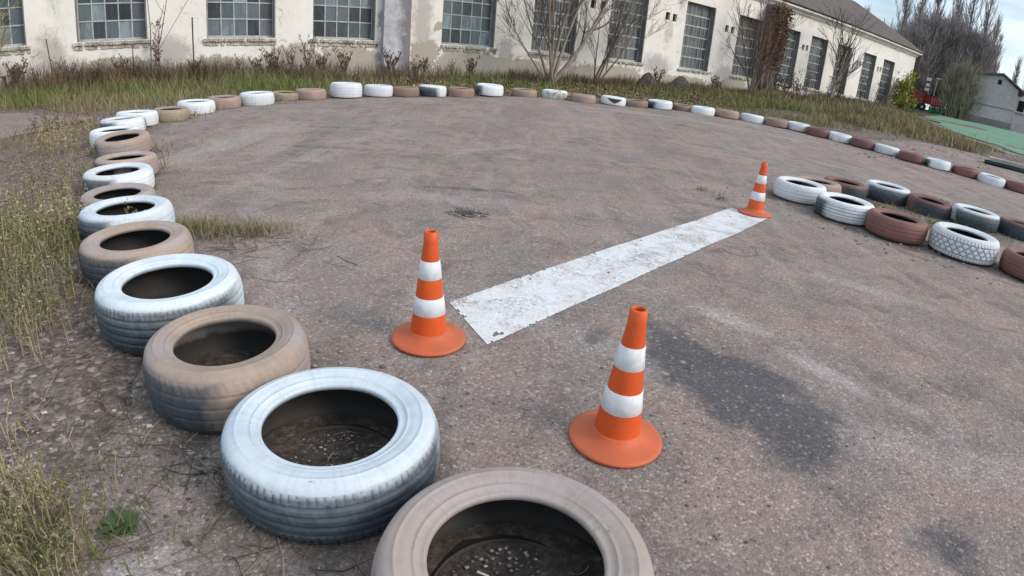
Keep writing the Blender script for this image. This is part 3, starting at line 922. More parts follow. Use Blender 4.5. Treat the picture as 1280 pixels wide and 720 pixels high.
for i, ((x_, y_, od, z_), (kind, pd, cut, st, lab)) in enumerate(zip(ROW, SPEC)):
    kw = {}
    if i <= 5: kw['soil'] = True
    if i == 2: kw['pale'] = True
    if i == 9: kw.update(tilt=(R(6), R(1)), lift=.012)
    hs = {0: .95, 1: .966, 2: 1.13, 3: 1.06, 4: 1.0, 5: .96, 6: .95, 19: 1.35, 20: 1.15, 22: 1.15, 24: 1.18, 17: .8, 25: .9, 29: .85, 31: .85, 16: 1.1}.get(i, 1.0)
    make_tyre(x_, y_, od, kind, lab, st, R(pd), cut, RK, hs=hs, **kw)

IK = 'tyres of the double row island on the right'
ISPEC = [
    ('white', -110, -.9, 'worn', 'all white tyre at the tip of the island, right beside the far cone'),
    ('white', -60, -.35, 'ribs', 'white ribbed tyre with dark left end, second in the front of the island'),
    ('red', -110, -.9, 'worn', 'brick red tyre between two white ones in the front of the island'),
    ('white', -110, -.95, 'blocks', 'big white tyre with diamond block tread pattern'),
    ('red', -110, -.9, 'worn', 'red brown tyre at the right picture edge in the front of the island'),
    ('pink', -110, -.8, 'plain', 'salmon pink tyre behind the all white tip tyre'),
    ('red', 170, .20, 'plain', 'reddish tyre with grey right half in the rear of the island'),
    ('white', 140, .62, 'worn', 'white topped tyre with bare dark front in the rear of the island'),
    ('maroon', 145, .5, 'plain', 'dark brown tyre between two white topped ones in the rear of the island'),
    ('white', 140, .68, 'worn', 'white rimmed tyre with black front, just behind the diamond tread tyre'),
    ('maroon', -60, .75, 'plain', 'nearly black tyre at the right picture edge in the rear of the island'),
]
for i, ((x_, y_, od, z_), (kind, pd, cut, st, lab)) in enumerate(zip(ISLAND, ISPEC)):
    make_tyre(x_, y_, od, kind, lab, st, R(pd), cut, IK, hs={3: 1.05}.get(i, 1.0))

# torn gash on the white tyre 28: a rim-to-shoulder flap
gx, gy, god, _ = ROW[28]
mg = MB()
zb = gz(gx, gy) + .19
for k in range(10):
    pass
v0 = []
for k in range(13):
    a = R(-90 - 34 + 68 * k / 12 - 2)
    u = abs(k - 6) / 6
    v0.append(((god / 2 + .003) * math.cos(a), (god / 2 + .003) * math.sin(a), -.028 + .0))
    v0.append(((god / 2 + .004) * math.cos(a), (god / 2 + .004) * math.sin(a), -.028 - (.10) * (1 - u) ** .8 - .004))
mg.add(v0, [(2 * k, 2 * k + 1, 2 * k + 3, 2 * k + 2) for k in range(12)])
tear = mg.obj('gash', M_LINER)
for ob in COL.objects:
    if ob.type == 'EMPTY' and ob.get('label', '').startswith('white tyre with a torn'):
        tear.parent = ob
        tear.location = (0, 0, .19)
        tear.rotation_euler = (0, 0, R(90))
        tear.scale = (.62 / god, .62 / god, 1)

#PART2
# ------------------------------------------------------------------ factory building
def wall_mat():
    mm, N, L, B = mat("old_lime_plaster")
    P = pos(N)
    n1 = noise(N, L, P, .8, 6, .6, .5); n2 = noise(N, L, P, 4.5, 7, .68, .5); n3 = noise(N, L, P, 30, 5, .7)
    sp = N.new('ShaderNodeSeparateXYZ'); L.new(P, sp.inputs[0])
    c = mixc(N, L, ramp(N, L, n1, [(.35, 0), (.68, 1)]), (.80, .775, .735), (.71, .68, .64))
    c = mixc(N, L, ramp(N, L, n2, [(.54, 0), (.74, .5)]), c, (.58, .555, .52))
    at_ = N.new('ShaderNodeAttribute'); at_.attribute_name = 'zone'
    sep = N.new('ShaderNodeSeparateColor'); L.new(at_.outputs['Color'], sep.inputs[0])
    nj = maths(N, L, 'MULTIPLY', maths(N, L, 'SUBTRACT', n2, .5), 1.5)
    def zone(i, lo, hi): return ramp(N, L, maths(N, L, 'ADD', sep.outputs[i], nj), [(lo, 0), (hi, 1)])
    c = mixc(N, L, maths(N, L, 'MULTIPLY', zone(1, .22, .8), .68), c, (.34, .31, .30))     # grey damp
    c = mixc(N, L, maths(N, L, 'MULTIPLY', zone(0, .34, .50), .95), c, mixc(N, L, ramp(N, L, n3, [(.35, 0), (.7, 1)]), (.36, .325, .27), (.45, .41, .345)))   # bare render
    c = mixc(N, L, maths(N, L, 'MULTIPLY', zone(2, .3, .9), .6), c, (.24, .235, .16))      # green dirt streak
    vo = N.new('ShaderNodeTexVoronoi'); vo.feature = 'DISTANCE_TO_EDGE'; vo.inputs['Scale'].default_value = .9
    nw = N.new('ShaderNodeTexNoise'); nw.inputs['Scale'].default_value = 2.5; L.new(P, nw.inputs['Vector'])
    mxv = N.new('ShaderNodeVectorMath'); mxv.operation = 'MULTIPLY_ADD'; L.new(nw.outputs['Color'], mxv.inputs[0]); mxv.inputs[1].default_value = (.9, .9, .9); L.new(P, mxv.inputs[2])
    L.new(mxv.outputs[0], vo.inputs['Vector'])
    crk = maths(N, L, 'MULTIPLY', ramp(N, L, vo.outputs['Distance'], [(.006, .7), (.02, 0)]), ramp(N, L, n1, [(.5, 0), (.62, 1)]))
    c = mixc(N, L, crk, c, (.12, .10, .085))
    L.new(c, B.inputs['Base Color']); B.inputs['Roughness'].default_value = .9; B.inputs['Specular IOR Level'].default_value = .15
    b1 = bump(N, L, B, zone(0, .40, .50), .5, .02)
    bump(N, L, B, n3, .35, .015, b1)
    return mm


M_WALL = wall_mat()
M_FRAME = simple("weathered_window_steel", (.40, .42, .42), .6, .25, 5, .2)
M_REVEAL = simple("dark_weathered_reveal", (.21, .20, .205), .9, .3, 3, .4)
M_SILL = simple("crumbling_sill_plaster", (.42, .39, .33), .9, .45, 3, .8, bdist=.03)
M_CORN = simple("cornice_plaster", (.68, .65, .60), .85, .15, 1.2, .3)
M_PIL, _N, _L, _B = mat("bluish_grey_plaster")
_n = noise(_N, _L, objc(_N), 2.2, 7, .65, .5); _n2 = noise(_N, _L, objc(_N), 20, 5, .7)
_sp = _N.new('ShaderNodeSeparateXYZ'); _L.new(objc(_N), _sp.inputs[0])
_c = mixc(_N, _L, ramp(_N, _L, _n, [(.35, 0), (.7, 1)]), (.50, .495, .53), (.36, .35, .38))
_c = mixc(_N, _L, ramp(_N, _L, maths(_N, _L, 'MULTIPLY_ADD', _n, .9, _sp.outputs[0]), [(0.0, 0), (1.0, 1)]), _c, _c)
_m = _N.new('ShaderNodeMapRange'); _m.inputs['From Min'].default_value = 7.15; _m.inputs['From Max'].default_value = 7.45
_L.new(maths(_N, _L, 'MULTIPLY_ADD', _n, .9, _sp.outputs[0]), _m.inputs['Value'])
_c = mixc(_N, _L, _m.outputs[0], _c, (.20, .185, .20))
_L.new(_c, _B.inputs['Base Color']); _B.inputs['Roughness'].default_value = .9
bump(_N, _L, _B, maths(_N, _L, 'ADD', _n2, _n), .5, .03)
M_PIL2 = simple("dark_grey_plaster", (.20, .18, .175), .9, .25, 1.3, .5, bdist=.02)
M_DARK = simple("dark_void", (.02, .02, .02), .9, .1, 3, 0)


def glass_mat(name, dark, pale, ribs=0):
    mm, N, L, B = mat(name)
    v = objc(N); r = orand(N)
    g = N.new('ShaderNodeNewGeometry')
    ri = maths(N, L, 'FRACT', maths(N, L, 'ADD', r, g.outputs['Random Per Island']))
    mpn = N.new('ShaderNodeMapping'); mpn.inputs['Scale'].default_value = (7, 7, 1.6)
    L.new(g.outputs['Position'], mpn.inputs['Vector'])
    n = noise(N, L, mpn.outputs[0], 1.2, 5, .6, .5)
    f = maths(N, L, 'MULTIPLY_ADD', ri, .30 if ribs else .70, maths(N, L, 'MULTIPLY', n, .55))
    c = ramp(N, L, f, [(.28, dark), (.55, tuple((a + b) / 2 for a, b in zip(dark, pale))), (.85, pale), (.98, tuple(x * 1.9 for x in pale))])
    if ribs:
        wv = N.new('ShaderNodeTexWave'); wv.wave_type = 'BANDS'; wv.bands_direction = 'X'; wv.inputs['Scale'].default_value = ribs
        tc2 = N.new('ShaderNodeTexCoord'); L.new(tc2.outputs['Object'], wv.inputs['Vector']); wv.inputs['Distortion'].default_value = .4
        c = mixc(N, L, ramp(N, L, wv.outputs['Fac'], [(.4, 0), (.85, .5)]), c, tuple(min(1, x * 1.5) for x in pale))
    L.new(c, B.inputs['Base Color'])
    B.inputs['Roughness'].default_value = .28
    B.inputs['Specular IOR Level'].default_value = .5
    bump(N, L, B, noise(N, L, g.outputs['Position'], 3, 2), .15, .02)
    return mm


M_GLASS = glass_mat("dusty_window_glass", (.012, .018, .024), (.12, .15, .17))
M_RGLASS = glass_mat("ribbed_dusty_glass", (.030, .038, .042), (.16, .175, .18), ribs=2.2)

bld = thing('factory_building', 'long whitewashed factory hall with tall grid windows and a dark gabled roof', 'building', wpt(0), WANG)
S0, S1, ZTOP, DEP = -17.0, 46.6, 5.62, 12.0
WIN = [(-16.0, -14.0), (-12.6, -10.6), (-9.2, -7.2), (-5.82, -3.8), (-2.47, -.58), (1.05, 3.02), (4.15, 6.13), (8.45, 10.49), (12.06, 14.07), (15.68, 17.72), (20.09, 22.09),
       (23.92, 25.93), (27.59, 29.62), (30.86, 32.8), (34.04, 36.0), (37.75, 39.72), (40.98, 42.93)]
ZB, ZT = 1.455, 4.423
VENTS = [(14.77, 3.5), (15.38, 3.55), (18.93, 3.6), (19.38, 3.58), (23.11, 3.62), (23.56, 3.61), (30.66, 3.64), (31.08 - .35, 3.66), (37.25, 3.63), (37.55, 3.64), (40.3, 3.63), (40.72, 3.65), (11.4, 3.58), (7.9, 3.6)]
VENTS = [(14.77, 3.5), (15.28, 3.52), (18.93, 3.6), (19.38, 3.58), (23.06, 3.62), (23.52, 3.61), (30.1, 3.64), (30.52, 3.66), (37.0, 3.63), (37.42, 3.64), (40.25, 3.63), (40.7, 3.65)]
HOLES = [(a, ZB, b, ZT) for a, b in WIN] + [(a - .13, b - .16, a + .13, b + .16) for a, b in VENTS]


def front_wall():
    xs = set(np.round(np.arange(S0, S1, .22), 4)) | {S1}; zs = set(np.round(np.arange(-.6, ZTOP, .22), 4)) | {ZTOP}
    for a, b, c, d in HOLES: xs |= {a, c}; zs |= {b, d}
    xs = np.array(sorted(xs)); zs = np.array(sorted(zs))
    # drop lines that nearly coincide with hole edges
    def clean(v, hard):
        o = []
        for t in v:
            if t in hard or all(abs(t - q) > .04 for q in hard): o.append(t)
        return np.array(o)
    xs = clean(xs, {h_[0] for h_ in HOLES} | {h_[2] for h_ in HOLES} | {S0, S1}); zs = clean(zs, {h_[1] for h_ in HOLES} | {h_[3] for h_ in HOLES} | {ZTOP})
    X, Z = np.meshgrid(xs, zs, indexing='ij'); nz_ = len(zs)
    V = [(a, 0, b) for a, b in zip(X.ravel(), Z.ravel())]
    Fq = []
    for i in range(len(xs) - 1):
        for j in range(nz_ - 1):
            cx, cz = (xs[i] + xs[i + 1]) / 2, (zs[j] + zs[j + 1]) / 2
            if any(a < cx < c and b < cz < d for a, b, c, d in HOLES): continue
            Fq.append((i * nz_ + j, (i + 1) * nz_ + j, (i + 1) * nz_ + j + 1, i * nz_ + j + 1))
    for k, (a, b, c, d) in enumerate(HOLES):
        dp = .36 if k < len(WIN) else .16
        o = len(V)
        V += [(a, 0, b), (c, 0, b), (c, 0, d), (a, 0, d), (a, dp, b), (c, dp, b), (c, dp, d), (a, dp, d)]
        Fq += [(o, o + 1, o + 5, o + 4), (o + 1, o + 2, o + 6, o + 5), (o + 2, o + 3, o + 7, o + 6), (o + 3, o, o + 4, o + 7)]
    V = np.array(V, float)
    me = np_mesh('wall', V, np.array(Fq), M_WALL)
    s, z_ = V[:, 0], V[:, 2]
    def bl(cs, cz, a, b): return np.exp(-(((s - cs) / a) ** 2 + ((z_ - cz) / b) ** 2) ** 1.5)
    be = np.zeros(len(V)); gr = np.zeros(len(V)); gn = np.zeros(len(V))
    for q in [(3.58, .75, .8, .62), (5.3, .75, 1.2, .55), (7.85, 1.1, .55, .5), (8.32, 2.05, .22, .2), (6.4, 2.15, .2, .3), (9.6, .75, 1.6, .55), (11.6, .7, 1.5, .5), (16.3, .85, 1.6, .45), (14.6, .7, 1, .5),
              (20.8, .9, 1.4, .28), (24.2, 1.0, 1.2, .4), (27.8, .9, 1, .35), (19.0, .8, 1, .4), (32.5, 1.05, 1.2, .3), (1.4, .7, 1.2, .25), (-1.4, .75, 1.1, .25), (-6.5, .7, 2, .5)]: be = np.maximum(be, bl(*q))
    for q in [(0, 1.1, .75, .5), (-3.2, 1.0, .5, .8), (7.75, 2.0, .38, 2.6), (18.6, 1.45, 1.0, .5), (23.4, 1.35, .9, .6), (13.2, 1.3, .6, .6), (10.95, 1.2, .35, .8), (25.9, 1.4, .8, .6), (-5, .7, 3, .4), (3.5, .5, 9, .3), (28, .8, 8, .25), (36, 1.2, 6, .2), (19.7, 4.9, .4, 1.0)]: gr = np.maximum(gr, bl(*q))
    for q in [(-3.0, 2.9, .22, 1.1), (19.1, 2.9, .32, .9), (-1.0, 5, 1, .5), (23.3, 3, .2, .7)]: gn = np.maximum(gn, bl(*q) * .75)
    be = np.maximum(be, (z_ < .7) * .30)
    gr = np.maximum(gr, np.clip(1.1 - z_, 0, 1) * .5)
    set_zone(me, np.stack([be, gr, gn], 1))
    link('wall', me, bld)


front_wall()
# other walls: end walls with gables, back
PIT = math.tan(R(29))
rz_ = ZTOP + .12 + (DEP / 2) * PIT
w = MB()
for sx0, sx1 in ((S0 + .002, S0 + .30), (S1 - .30, S1 - .002)):
    zz = -.6
    pr = [(0.004, zz), (DEP, zz), (DEP, ZTOP), (DEP / 2, ZTOP + DEP / 2 * PIT), (0.004, ZTOP)]
    vs = [(sx0, a, b) for a, b in pr] + [(sx1, a, b) for a, b in pr]
    w.add(vs, [(0, 1, 2, 3, 4), (9, 8, 7, 6, 5)] + [(i, i + 5, (i + 1) % 5 + 5, (i + 1) % 5) for i in range(5)])
w.box(S0 + .31, DEP - .3, -.6, S1 - .31, DEP - .004, ZTOP - .01)
me = w.mesh('end_wall', M_WALL); set_zone(me, np.zeros((len(me.vertices), 3)))
link('end_wall', me, bld)
# vent recess backs
for a, b in VENTS:
    v_ = MB().box(a - .13, .14, b - .16, a + .13, .16, b + .16)
    for k in range(3): v_.box(a - .125, .10, b - .11 + k * .1, a + .125, .13, b - .09 + k * .1)
    v_.obj('vent', M_DARK, bld)
# cornice: stepped mouldings
cb_ = MB()
for z0, z1, pr in ((5.30, 5.36, .05), (5.362, 5.46, .12), (5.462, 5.53, .20), (5.532, 5.64, .33)):
    cb_.box(S0 - pr, -pr, z0, S1 + pr, -.003, z1)
    cb_.box(S1 + .002, -.001, z0, S1 + pr, DEP, z1)
cb_.obj('cornice', M_CORN, bld)
# roof
mm, N, L, B = mat("old_slate_roof")
P = objc(N); mpn = N.new('ShaderNodeMapping'); mpn.inputs['Scale'].default_value = (3.2, .4, .4); L.new(P, mpn.inputs['Vector'])
n = noise(N, L, mpn.outputs[0], 2.0, 6, .65, .3); n2 = noise(N, L, P, 9, 5, .7)
c = ramp(N, L, n, [(.3, (.060, .050, .047)), (.5, (.105, .088, .082)), (.7, (.16, .135, .125))])
c = mixc(N, L, .4, c, mixc(N, L, 1.0, c, ramp(N, L, n2, [(.3, .5), (.7, 1.5)]), 'MULTIPLY'))
L.new(c, B.inputs['Base Color']); B.inputs['Roughness'].default_value = .85
M_ROOF = mm
ov = .42
nw_ = 230
for side in (0, 1):
    vs = []; fs = []
    for i in range(nw_ * 2 + 1):
        xx = S0 - .4 + (S1 - S0 + .8) * i / (nw_ * 2)
        wv_ = .028 * (1 if i % 2 else 0)
        for q in (-ov, DEP / 2):
            yy = q if side == 0 else DEP - q
            zz = 5.66 + (q + .42) * PIT * ((rz_ - 5.66) / ((DEP / 2 + .42) * PIT)) + wv_ + .01
            vs += [(xx, yy, zz + .05), (xx, yy, zz)]
    for i in range(nw_ * 2):
        a = i * 4; b = a + 4
        fs += [(a, b, b + 2, a + 2), (a + 1, a + 3, b + 3, b + 1), (a, a + 1, b + 1, b), (a + 2, b + 2, b + 3, a + 3)]
    fs += [(0, 2, 3, 1), (nw_ * 8, nw_ * 8 + 1, nw_ * 8 + 3, nw_ * 8 + 2)]
    MB().add(vs, fs).obj('roof', M_ROOF, bld)

# windows
for k, (a, b) in enumerate(WIN):
    left = k < 7
    cols, rows = (5, 6) if k < 8 else (7, 6)
    fb = MB(); y0, y1 = .24, .30
    t = .055
    fb.box(a + .002, y0, ZB + .002, a + t, y1, ZT - .002); fb.box(b - t, y0, ZB + .002, b - .002, y1, ZT - .002)
    fb.box(a + t, y0 + .002, ZB + .002, b - t, y1 - .002, ZB + t + .02); fb.box(a + t, y0 + .002, ZT - t, b - t, y1 - .002, ZT - .002)
    iw, ih = (b - a - 2 * t) / cols, (ZT - ZB - 2 * t - .02) / rows
    zb0 = ZB + t + .02
    for i in range(1, cols):
        wd = .016 if k < 8 else .010
        fb.box(a + t + i * iw - wd, y0 + .012, zb0, a + t + i * iw + wd, y1 - .012, ZT - t, jit=.003)
    for j in range(1, rows):
        wd = .018 if k < 8 else .030
        fb.box(a + t + .001, y0 + .006, zb0 + j * ih - wd, b - t - .001, y1 - .008, zb0 + j * ih + wd, jit=.003)
    wobj = fb.obj('window', M_FRAME, bld)
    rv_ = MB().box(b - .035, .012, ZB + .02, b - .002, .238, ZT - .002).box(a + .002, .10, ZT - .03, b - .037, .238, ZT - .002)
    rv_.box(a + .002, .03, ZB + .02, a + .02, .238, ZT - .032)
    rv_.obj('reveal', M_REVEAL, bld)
    pm = MB()
    for i in range(cols):
        for j in range(rows):
            x0, x1 = a + t + i * iw + .008, a + t + (i + 1) * iw - .008
            z0, z1 = zb0 + j * ih + .008, zb0 + (j + 1) * ih - .008
            ty = rnd.uniform(-.006, .006); tz = rnd.uniform(-.004, .004)
            # some panes cracked and replaced: odd panes sit a little deeper
            vs = [(x0, .270 + ty, z0), (x1, .270 - ty, z0 + 0), (x1, .270 - ty + tz, z1), (x0, .270 + ty + tz, z1)]
            vs += [(p[0], p[1] + .004, p[2]) for p in vs]
            fs = [(0, 1, 2, 3), (7, 6, 5, 4), (0, 4, 5, 1), (1, 5, 6, 2), (2, 6, 7, 3), (3, 7, 4, 0)]
            if 3 <= k <= 7 or k == 10: MB().add(vs, fs).obj('pane', M_GLASS if k < 8 else M_RGLASS, wobj)
            else: pm.add(vs, fs)
    if pm.v: pm.obj('panes', M_GLASS if k < 8 else M_RGLASS, wobj, kind='stuff')
    # sill: chipped ledge, several courses with uneven edge
    sm_ = MB(); n = 26
    for lv, (z0, z1, pr) in enumerate(((ZB - .21, ZB - .10, .035), (ZB - .098, ZB - .012, .09))):
        if k > 8 and lv == 0: continue
        for i in range(n):
            if rnd.random() < (.10 if lv else .2): continue
            xa = a - .10 + (b - a + .2) * i / n; xb = a - .10 + (b - a + .2) * (i + 1) / n - .006
            p = pr * rnd.uniform(.7, 1.1)
            sm_.box(xa, -p, z0 + rnd.uniform(-.012, .012), xb, -.002, z1 + rnd.uniform(-.008, .004), jit=.004)
    sm_.box(a + .004, .004, ZB - .01, b - .004, .235, ZB + .014)
    sm_.obj('sill', M_SILL, bld)

# pilasters
def pilaster(s0, s1, prot, zt, m_, cap=True):
    g = MB(); nx, nz2 = 10, 36
    # uneven front face built as a grid, plus sides
    V = []; Fq = []
    cols_ = [(s0, .0)] + [(s0 + (s1 - s0) * i / nx, -prot) for i in range(nx + 1)] + [(s1, .0)]
    for j in range(nz2 + 1):
        zz = -.4 + (zt + .4) * j / nz2
        for i, (a, b) in enumerate(cols_):
            e = 0 if b == 0 else rnd.uniform(-.012, .012)
            bat = .10 * max(0, 1 - zz / 1.2) if (i <= 1) else 0
            V.append((a + bat + (e if 0 < i < len(cols_) - 1 else 0), b + e, zz))
    nc = len(cols_)
    for j in range(nz2):
        for i in range(nc - 1): Fq.append((j * nc + i, j * nc + i + 1, (j + 1) * nc + i + 1, (j + 1) * nc + i))
    Fq.append(tuple(nz2 * nc + i for i in range(nc)))
    g.add(V, Fq)
    g.obj('pilaster', m_, bld)


pilaster(6.32, 7.22, .28, 5.28, M_PIL)
pilaster(25.98, 27.42, .42, 5.28, M_PIL2)
# dark joint with a drain crack right of the first pilaster
MB().box(7.23, -.05, .1, 7.27, -.003, 5.28, jit=.004).obj('joint', M_DARK, bld)

# ------------------------------------------------------------------ vegetation tools
def blades(pts, hgt, wid, lean, curl=.3, seed=0, tip=0.15):
    """pts (n,3); returns verts, tris: each blade is a tapering bent strip"""
    r = np.random.default_rng(seed); n = len(pts)
    az = r.uniform(0, 2 * np.pi, n); la = r.uniform(0, 2 * np.pi, n); ln = np.abs(r.normal(0, lean, n))
    hgt = hgt * np.ones(n); wid = wid * np.ones(n)
    w = np.stack([np.cos(az), np.sin(az), 0 * az], 1) * wid[:, None] / 2
    d = np.stack([np.cos(la) * ln, np.sin(la) * ln, np.ones(n)], 1); d /= np.linalg.norm(d, axis=1)[:, None]
    d2 = np.stack([np.cos(la) * (ln + curl), np.sin(la) * (ln + curl), np.ones(n) * .8], 1); d2 /= np.linalg.norm(d2, axis=1)[:, None]
    m1 = pts + d * (hgt * .55)[:, None]; t = m1 + d2 * (hgt * .45)[:, None]
    V = np.stack([pts - w, pts + w, m1 - w * .75, m1 + w * .75, t - w * tip, t + w * tip], 1).reshape(-1, 3)
    b = np.arange(n)[:, None] * 6
    Fq = np.concatenate([b + [0, 1, 3, 2], b + [2, 3, 5, 4]], 0)
    return V, Fq


def stuff(name, V, Fq, m_): return link(name, np_mesh(name, V, Fq, m_), kind='stuff')


M_GREEN = leafmat("green_grass", [(0, (.060, .100, .022)), (.45, (.115, .16, .040)), (.8, (.19, .20, .07)), (1, (.30, .26, .13))])
M_DRY = leafmat("dry_grass", [(0, (.16, .12, .065)), (.5, (.27, .215, .12)), (.85, (.36, .30, .18)), (1, (.13, .14, .05))])
M_BROWN = leafmat("brown_weed", [(0, (.060, .040, .028)), (.6, (.13, .092, .062)), (1, (.22, .165, .11))])
M_LEAF = leafmat("fallen_leaves", [(0, (.07, .045, .025)), (.5, (.17, .11, .06)), (.85, (.30, .22, .12)), (1, (.42, .35, .22))])
M_STRAW = leafmat("straw_stems", [(0, (.20, .165, .09)), (.6, (.33, .29, .17)), (1, (.42, .38, .25))])
M_WLEAF = leafmat("weed_leaves", [(0, (.040, .052, .018)), (.5, (.10, .112, .042)), (.8, (.19, .175, .085)), (1, (.42, .38, .26))])
M_BARK = simple("grey_brown_bark", (.13, .105, .088), .9, .35, 6, .6)
M_BARKP = simple("pale_bark", (.24, .20, .165), .9, .3, 6, .5)
M_TWIG = leafmat("bare_twigs", [(0, (.075, .060, .052)), (.6, (.12, .097, .085)), (1, (.17, .14, .12))])
M_TWIGF = leafmat("far_bare_twigs", [(0, (.19, .168, .168)), (.6, (.26, .235, .23)), (1, (.34, .305, .295))])  # paler than the near twigs: distance haze put into the colour


def sample_verge(n, dmin, dmax, s0, s1, seed):
    r = np.random.default_rng(seed)
    s = r.uniform(s0, s1, n); d = r.uniform(dmin, dmax, n)
    x = WN[0] * (WDIST - d) + WD[0] * s; y = WN[1] * (WDIST - d) + WD[1] * s
    return x, y, s, d


CARPET = [(31.5, 41.5), (27.4, 36.2), (23.6, 31.0), (21.6, 26.5), (19.9, 22.9), (19.2, 20.6), (18.6, 18.3), (21, 16), (30, 22), (36, 37), (38, 47)]


def on_ground(x, y, margin=-.7, road=-.30):
    near_train = np.hypot(x - 31.0, y - 43.3) < 5.5
    sd_ = patch_sd(x, y)
    ok = sd_ < road
    ok &= poly_sd(x, y, CARPET) < margin
    ok &= ~near_train
    return ok


def fields():
    # green grass
    def add(name, n, dmin, dmax, s0, s1, hfun, wid, lean, m_, seed, dens, curl=.35):
        x, y, s, d = sample_verge(n, dmin, dmax, s0, s1, seed)
        ok = on_ground(x, y)
        r = np.random.default_rng(seed + 1)
        ok &= r.uniform(0, 1, n) < dens(x, y, s, d)
        x, y, s, d = x[ok], y[ok], s[ok], d[ok]
        z = Hbig(x, y) - .02
        hh = hfun(x, y, s, d) * r.uniform(.45, 1.15, len(x)) * np.clip(-poly_sd(x, y, CARPET) / 4.5, .25, 1)
        V, Fq = blades(np.stack([x, y, z], 1), hh, wid * (1 + np.clip((s - 15) / 40, 0, 1)), lean, curl, seed)
        stuff(name, V, Fq, m_)
    sn = smoothnoise
    row_front = lambda x, y: 0
    gd = lambda x, y, s, d: np.clip(.36 + 1.0 * sn(x, y, .40, 51) + .3 * sn(x, y, 1.7, 52), .04, 1) * np.where((s > 9) & (s < 18), .45, 1)
    add('grass', 80000, .15, 9.0, -13, 30, lambda x, y, s, d: .28 + .20 * sn(x, y, .9, 53) + .10 * (s < 4), .013, .35, M_GREEN, 61, gd)
    dd_ = lambda x, y, s, d: np.clip(.36 + .9 * sn(x, y, .45, 71) + .3 * sn(x, y, 2, 72), .05, 1) * np.where((s > 9) & (s < 18), .6, 1)
    add('dry_grass', 60000, .1, 9.5, -13, 32, lambda x, y, s, d: .22 + .12 * sn(x, y, .8, 73) + .05 * (s < 8), .011, .35, M_DRY, 81, dd_)
    bd = lambda x, y, s, d: np.clip(1.25 - d / 2.2, 0, 1) * np.clip(.55 + .8 * sn(x, y, .8, 91), .1, 1)
    add('brown_undergrowth', 95000, .08, 3.0, -13, 46, lambda x, y, s, d: .40 + .14 * (s < 7) + .28 * sn(x, y, .7, 93), .013, .35, M_BROWN, 95, bd, .15)
    # right hand verge, between the grey strip and the hall
    def vr(x, y, s, d):
        return np.clip(.40 + 1.0 * sn(x, y, .5, 101) + .4 * sn(x, y, 1.4, 102), .03, 1)
    add('tall_dry_grass', 70000, .3, 13, 20, 48, lambda x, y, s, d: .45 + .38 * sn(x, y, .6, 103), .022, .32, M_DRY, 105, lambda x, y, s, d: vr(x, y, s, d) * np.clip(1.0 + sn(x, y, .3, 104), .2, 1))
    add('tall_green_grass', 45000, .3, 13, 20, 48, lambda x, y, s, d: .34 + .16 * sn(x, y, .5, 113), .022, .32, M_GREEN, 115, lambda x, y, s, d: vr(x, y, s, d) * np.clip(.6 - sn(x, y, .3, 104), .1, 1))
    # leaf litter
    r = np.random.default_rng(5); n = 15000
    x, y, s, d = sample_verge(n, .1, 5.5, 6, 26, 131)
    ok = on_ground(x, y, road=-.1); x, y = x[ok], y[ok]; n = len(x)
    c = np.stack([x, y, Hbig(x, y) + .03], 1); a = r.uniform(0, 2 * np.pi, n); L_ = r.uniform(.03, .075, n)
    u = np.stack([np.cos(a), np.sin(a), r.uniform(-.6, .6, n)], 1) * L_[:, None]; v = np.stack([-np.sin(a), np.cos(a), r.uniform(-.6, .6, n)], 1) * (L_ * .6)[:, None]
    V = np.stack([c - u, c - v, c + u, c + v], 1).reshape(-1, 3)
    stuff('leaf_litter', V, np.arange(4 * n).reshape(-1, 4), M_LEAF)


fields()


# ---------- upright dry weeds along the wall
def stalk_weed(hh, seed, nb=9, m_stem=M_BROWN, m_tip=M_BROWN, thick=.006, spread=.22, tipsize=.02, ntip=70):
    r = random.Random(seed)
    t = thing('dry_weed', 'x', 'weed')
    st = MB(); tp = MB()
    for b in range(nb):
        a = r.uniform(0, 6.28); ln = r.uniform(.3, 1) * spread; h_ = hh * r.uniform(.55, 1)
        ox, oy = r.uniform(-.05, .05), r.uniform(-.05, .05)
        pts = [(ox + ln * math.cos(a) * u ** 1.4, oy + ln * math.sin(a) * u ** 1.4, h_ * u) for u in (0, .35, .7, 1)]
        st.tube(pts, [thick, thick * .8, thick * .6, thick * .3], 3, cap=False)
        for q in range(7):
            u = r.uniform(.3, .95); px_, py_, pz_ = ox + ln * math.cos(a) * u ** 1.4, oy + ln * math.sin(a) * u ** 1.4, h_ * u
            a2 = r.uniform(0, 6.28); l2 = r.uniform(.06, .16) * hh
            e = (px_ + l2 * math.cos(a2) * .6, py_ + l2 * math.sin(a2) * .6, pz_ + l2 * .8)
            st.tube([(px_, py_, pz_), e], [thick * .5, thick * .25], 3, cap=False)
            for w_ in range(ntip // 10):
                f_ = r.uniform(.2, 1.05)
                c_ = Vector((px_ + (e[0] - px_) * f_, py_ + (e[1] - py_) * f_, pz_ + (e[2] - pz_) * f_))
                s_ = tipsize * r.uniform(.5, 1.2)
                d1 = Vector((r.uniform(-1, 1), r.uniform(-1, 1), r.uniform(-.3, 1))).normalized() * s_
                d2 = d1.orthogonal().normalized() * s_ * .5
                tp.add([c_ - d1, c_ - d2, c_ + d1, c_ + d2], [(0, 1, 2, 3)])
    st.obj('stem', m_stem, t, kind='stuff'); tp.obj('leaves', m_tip, t, kind='stuff')
    return t


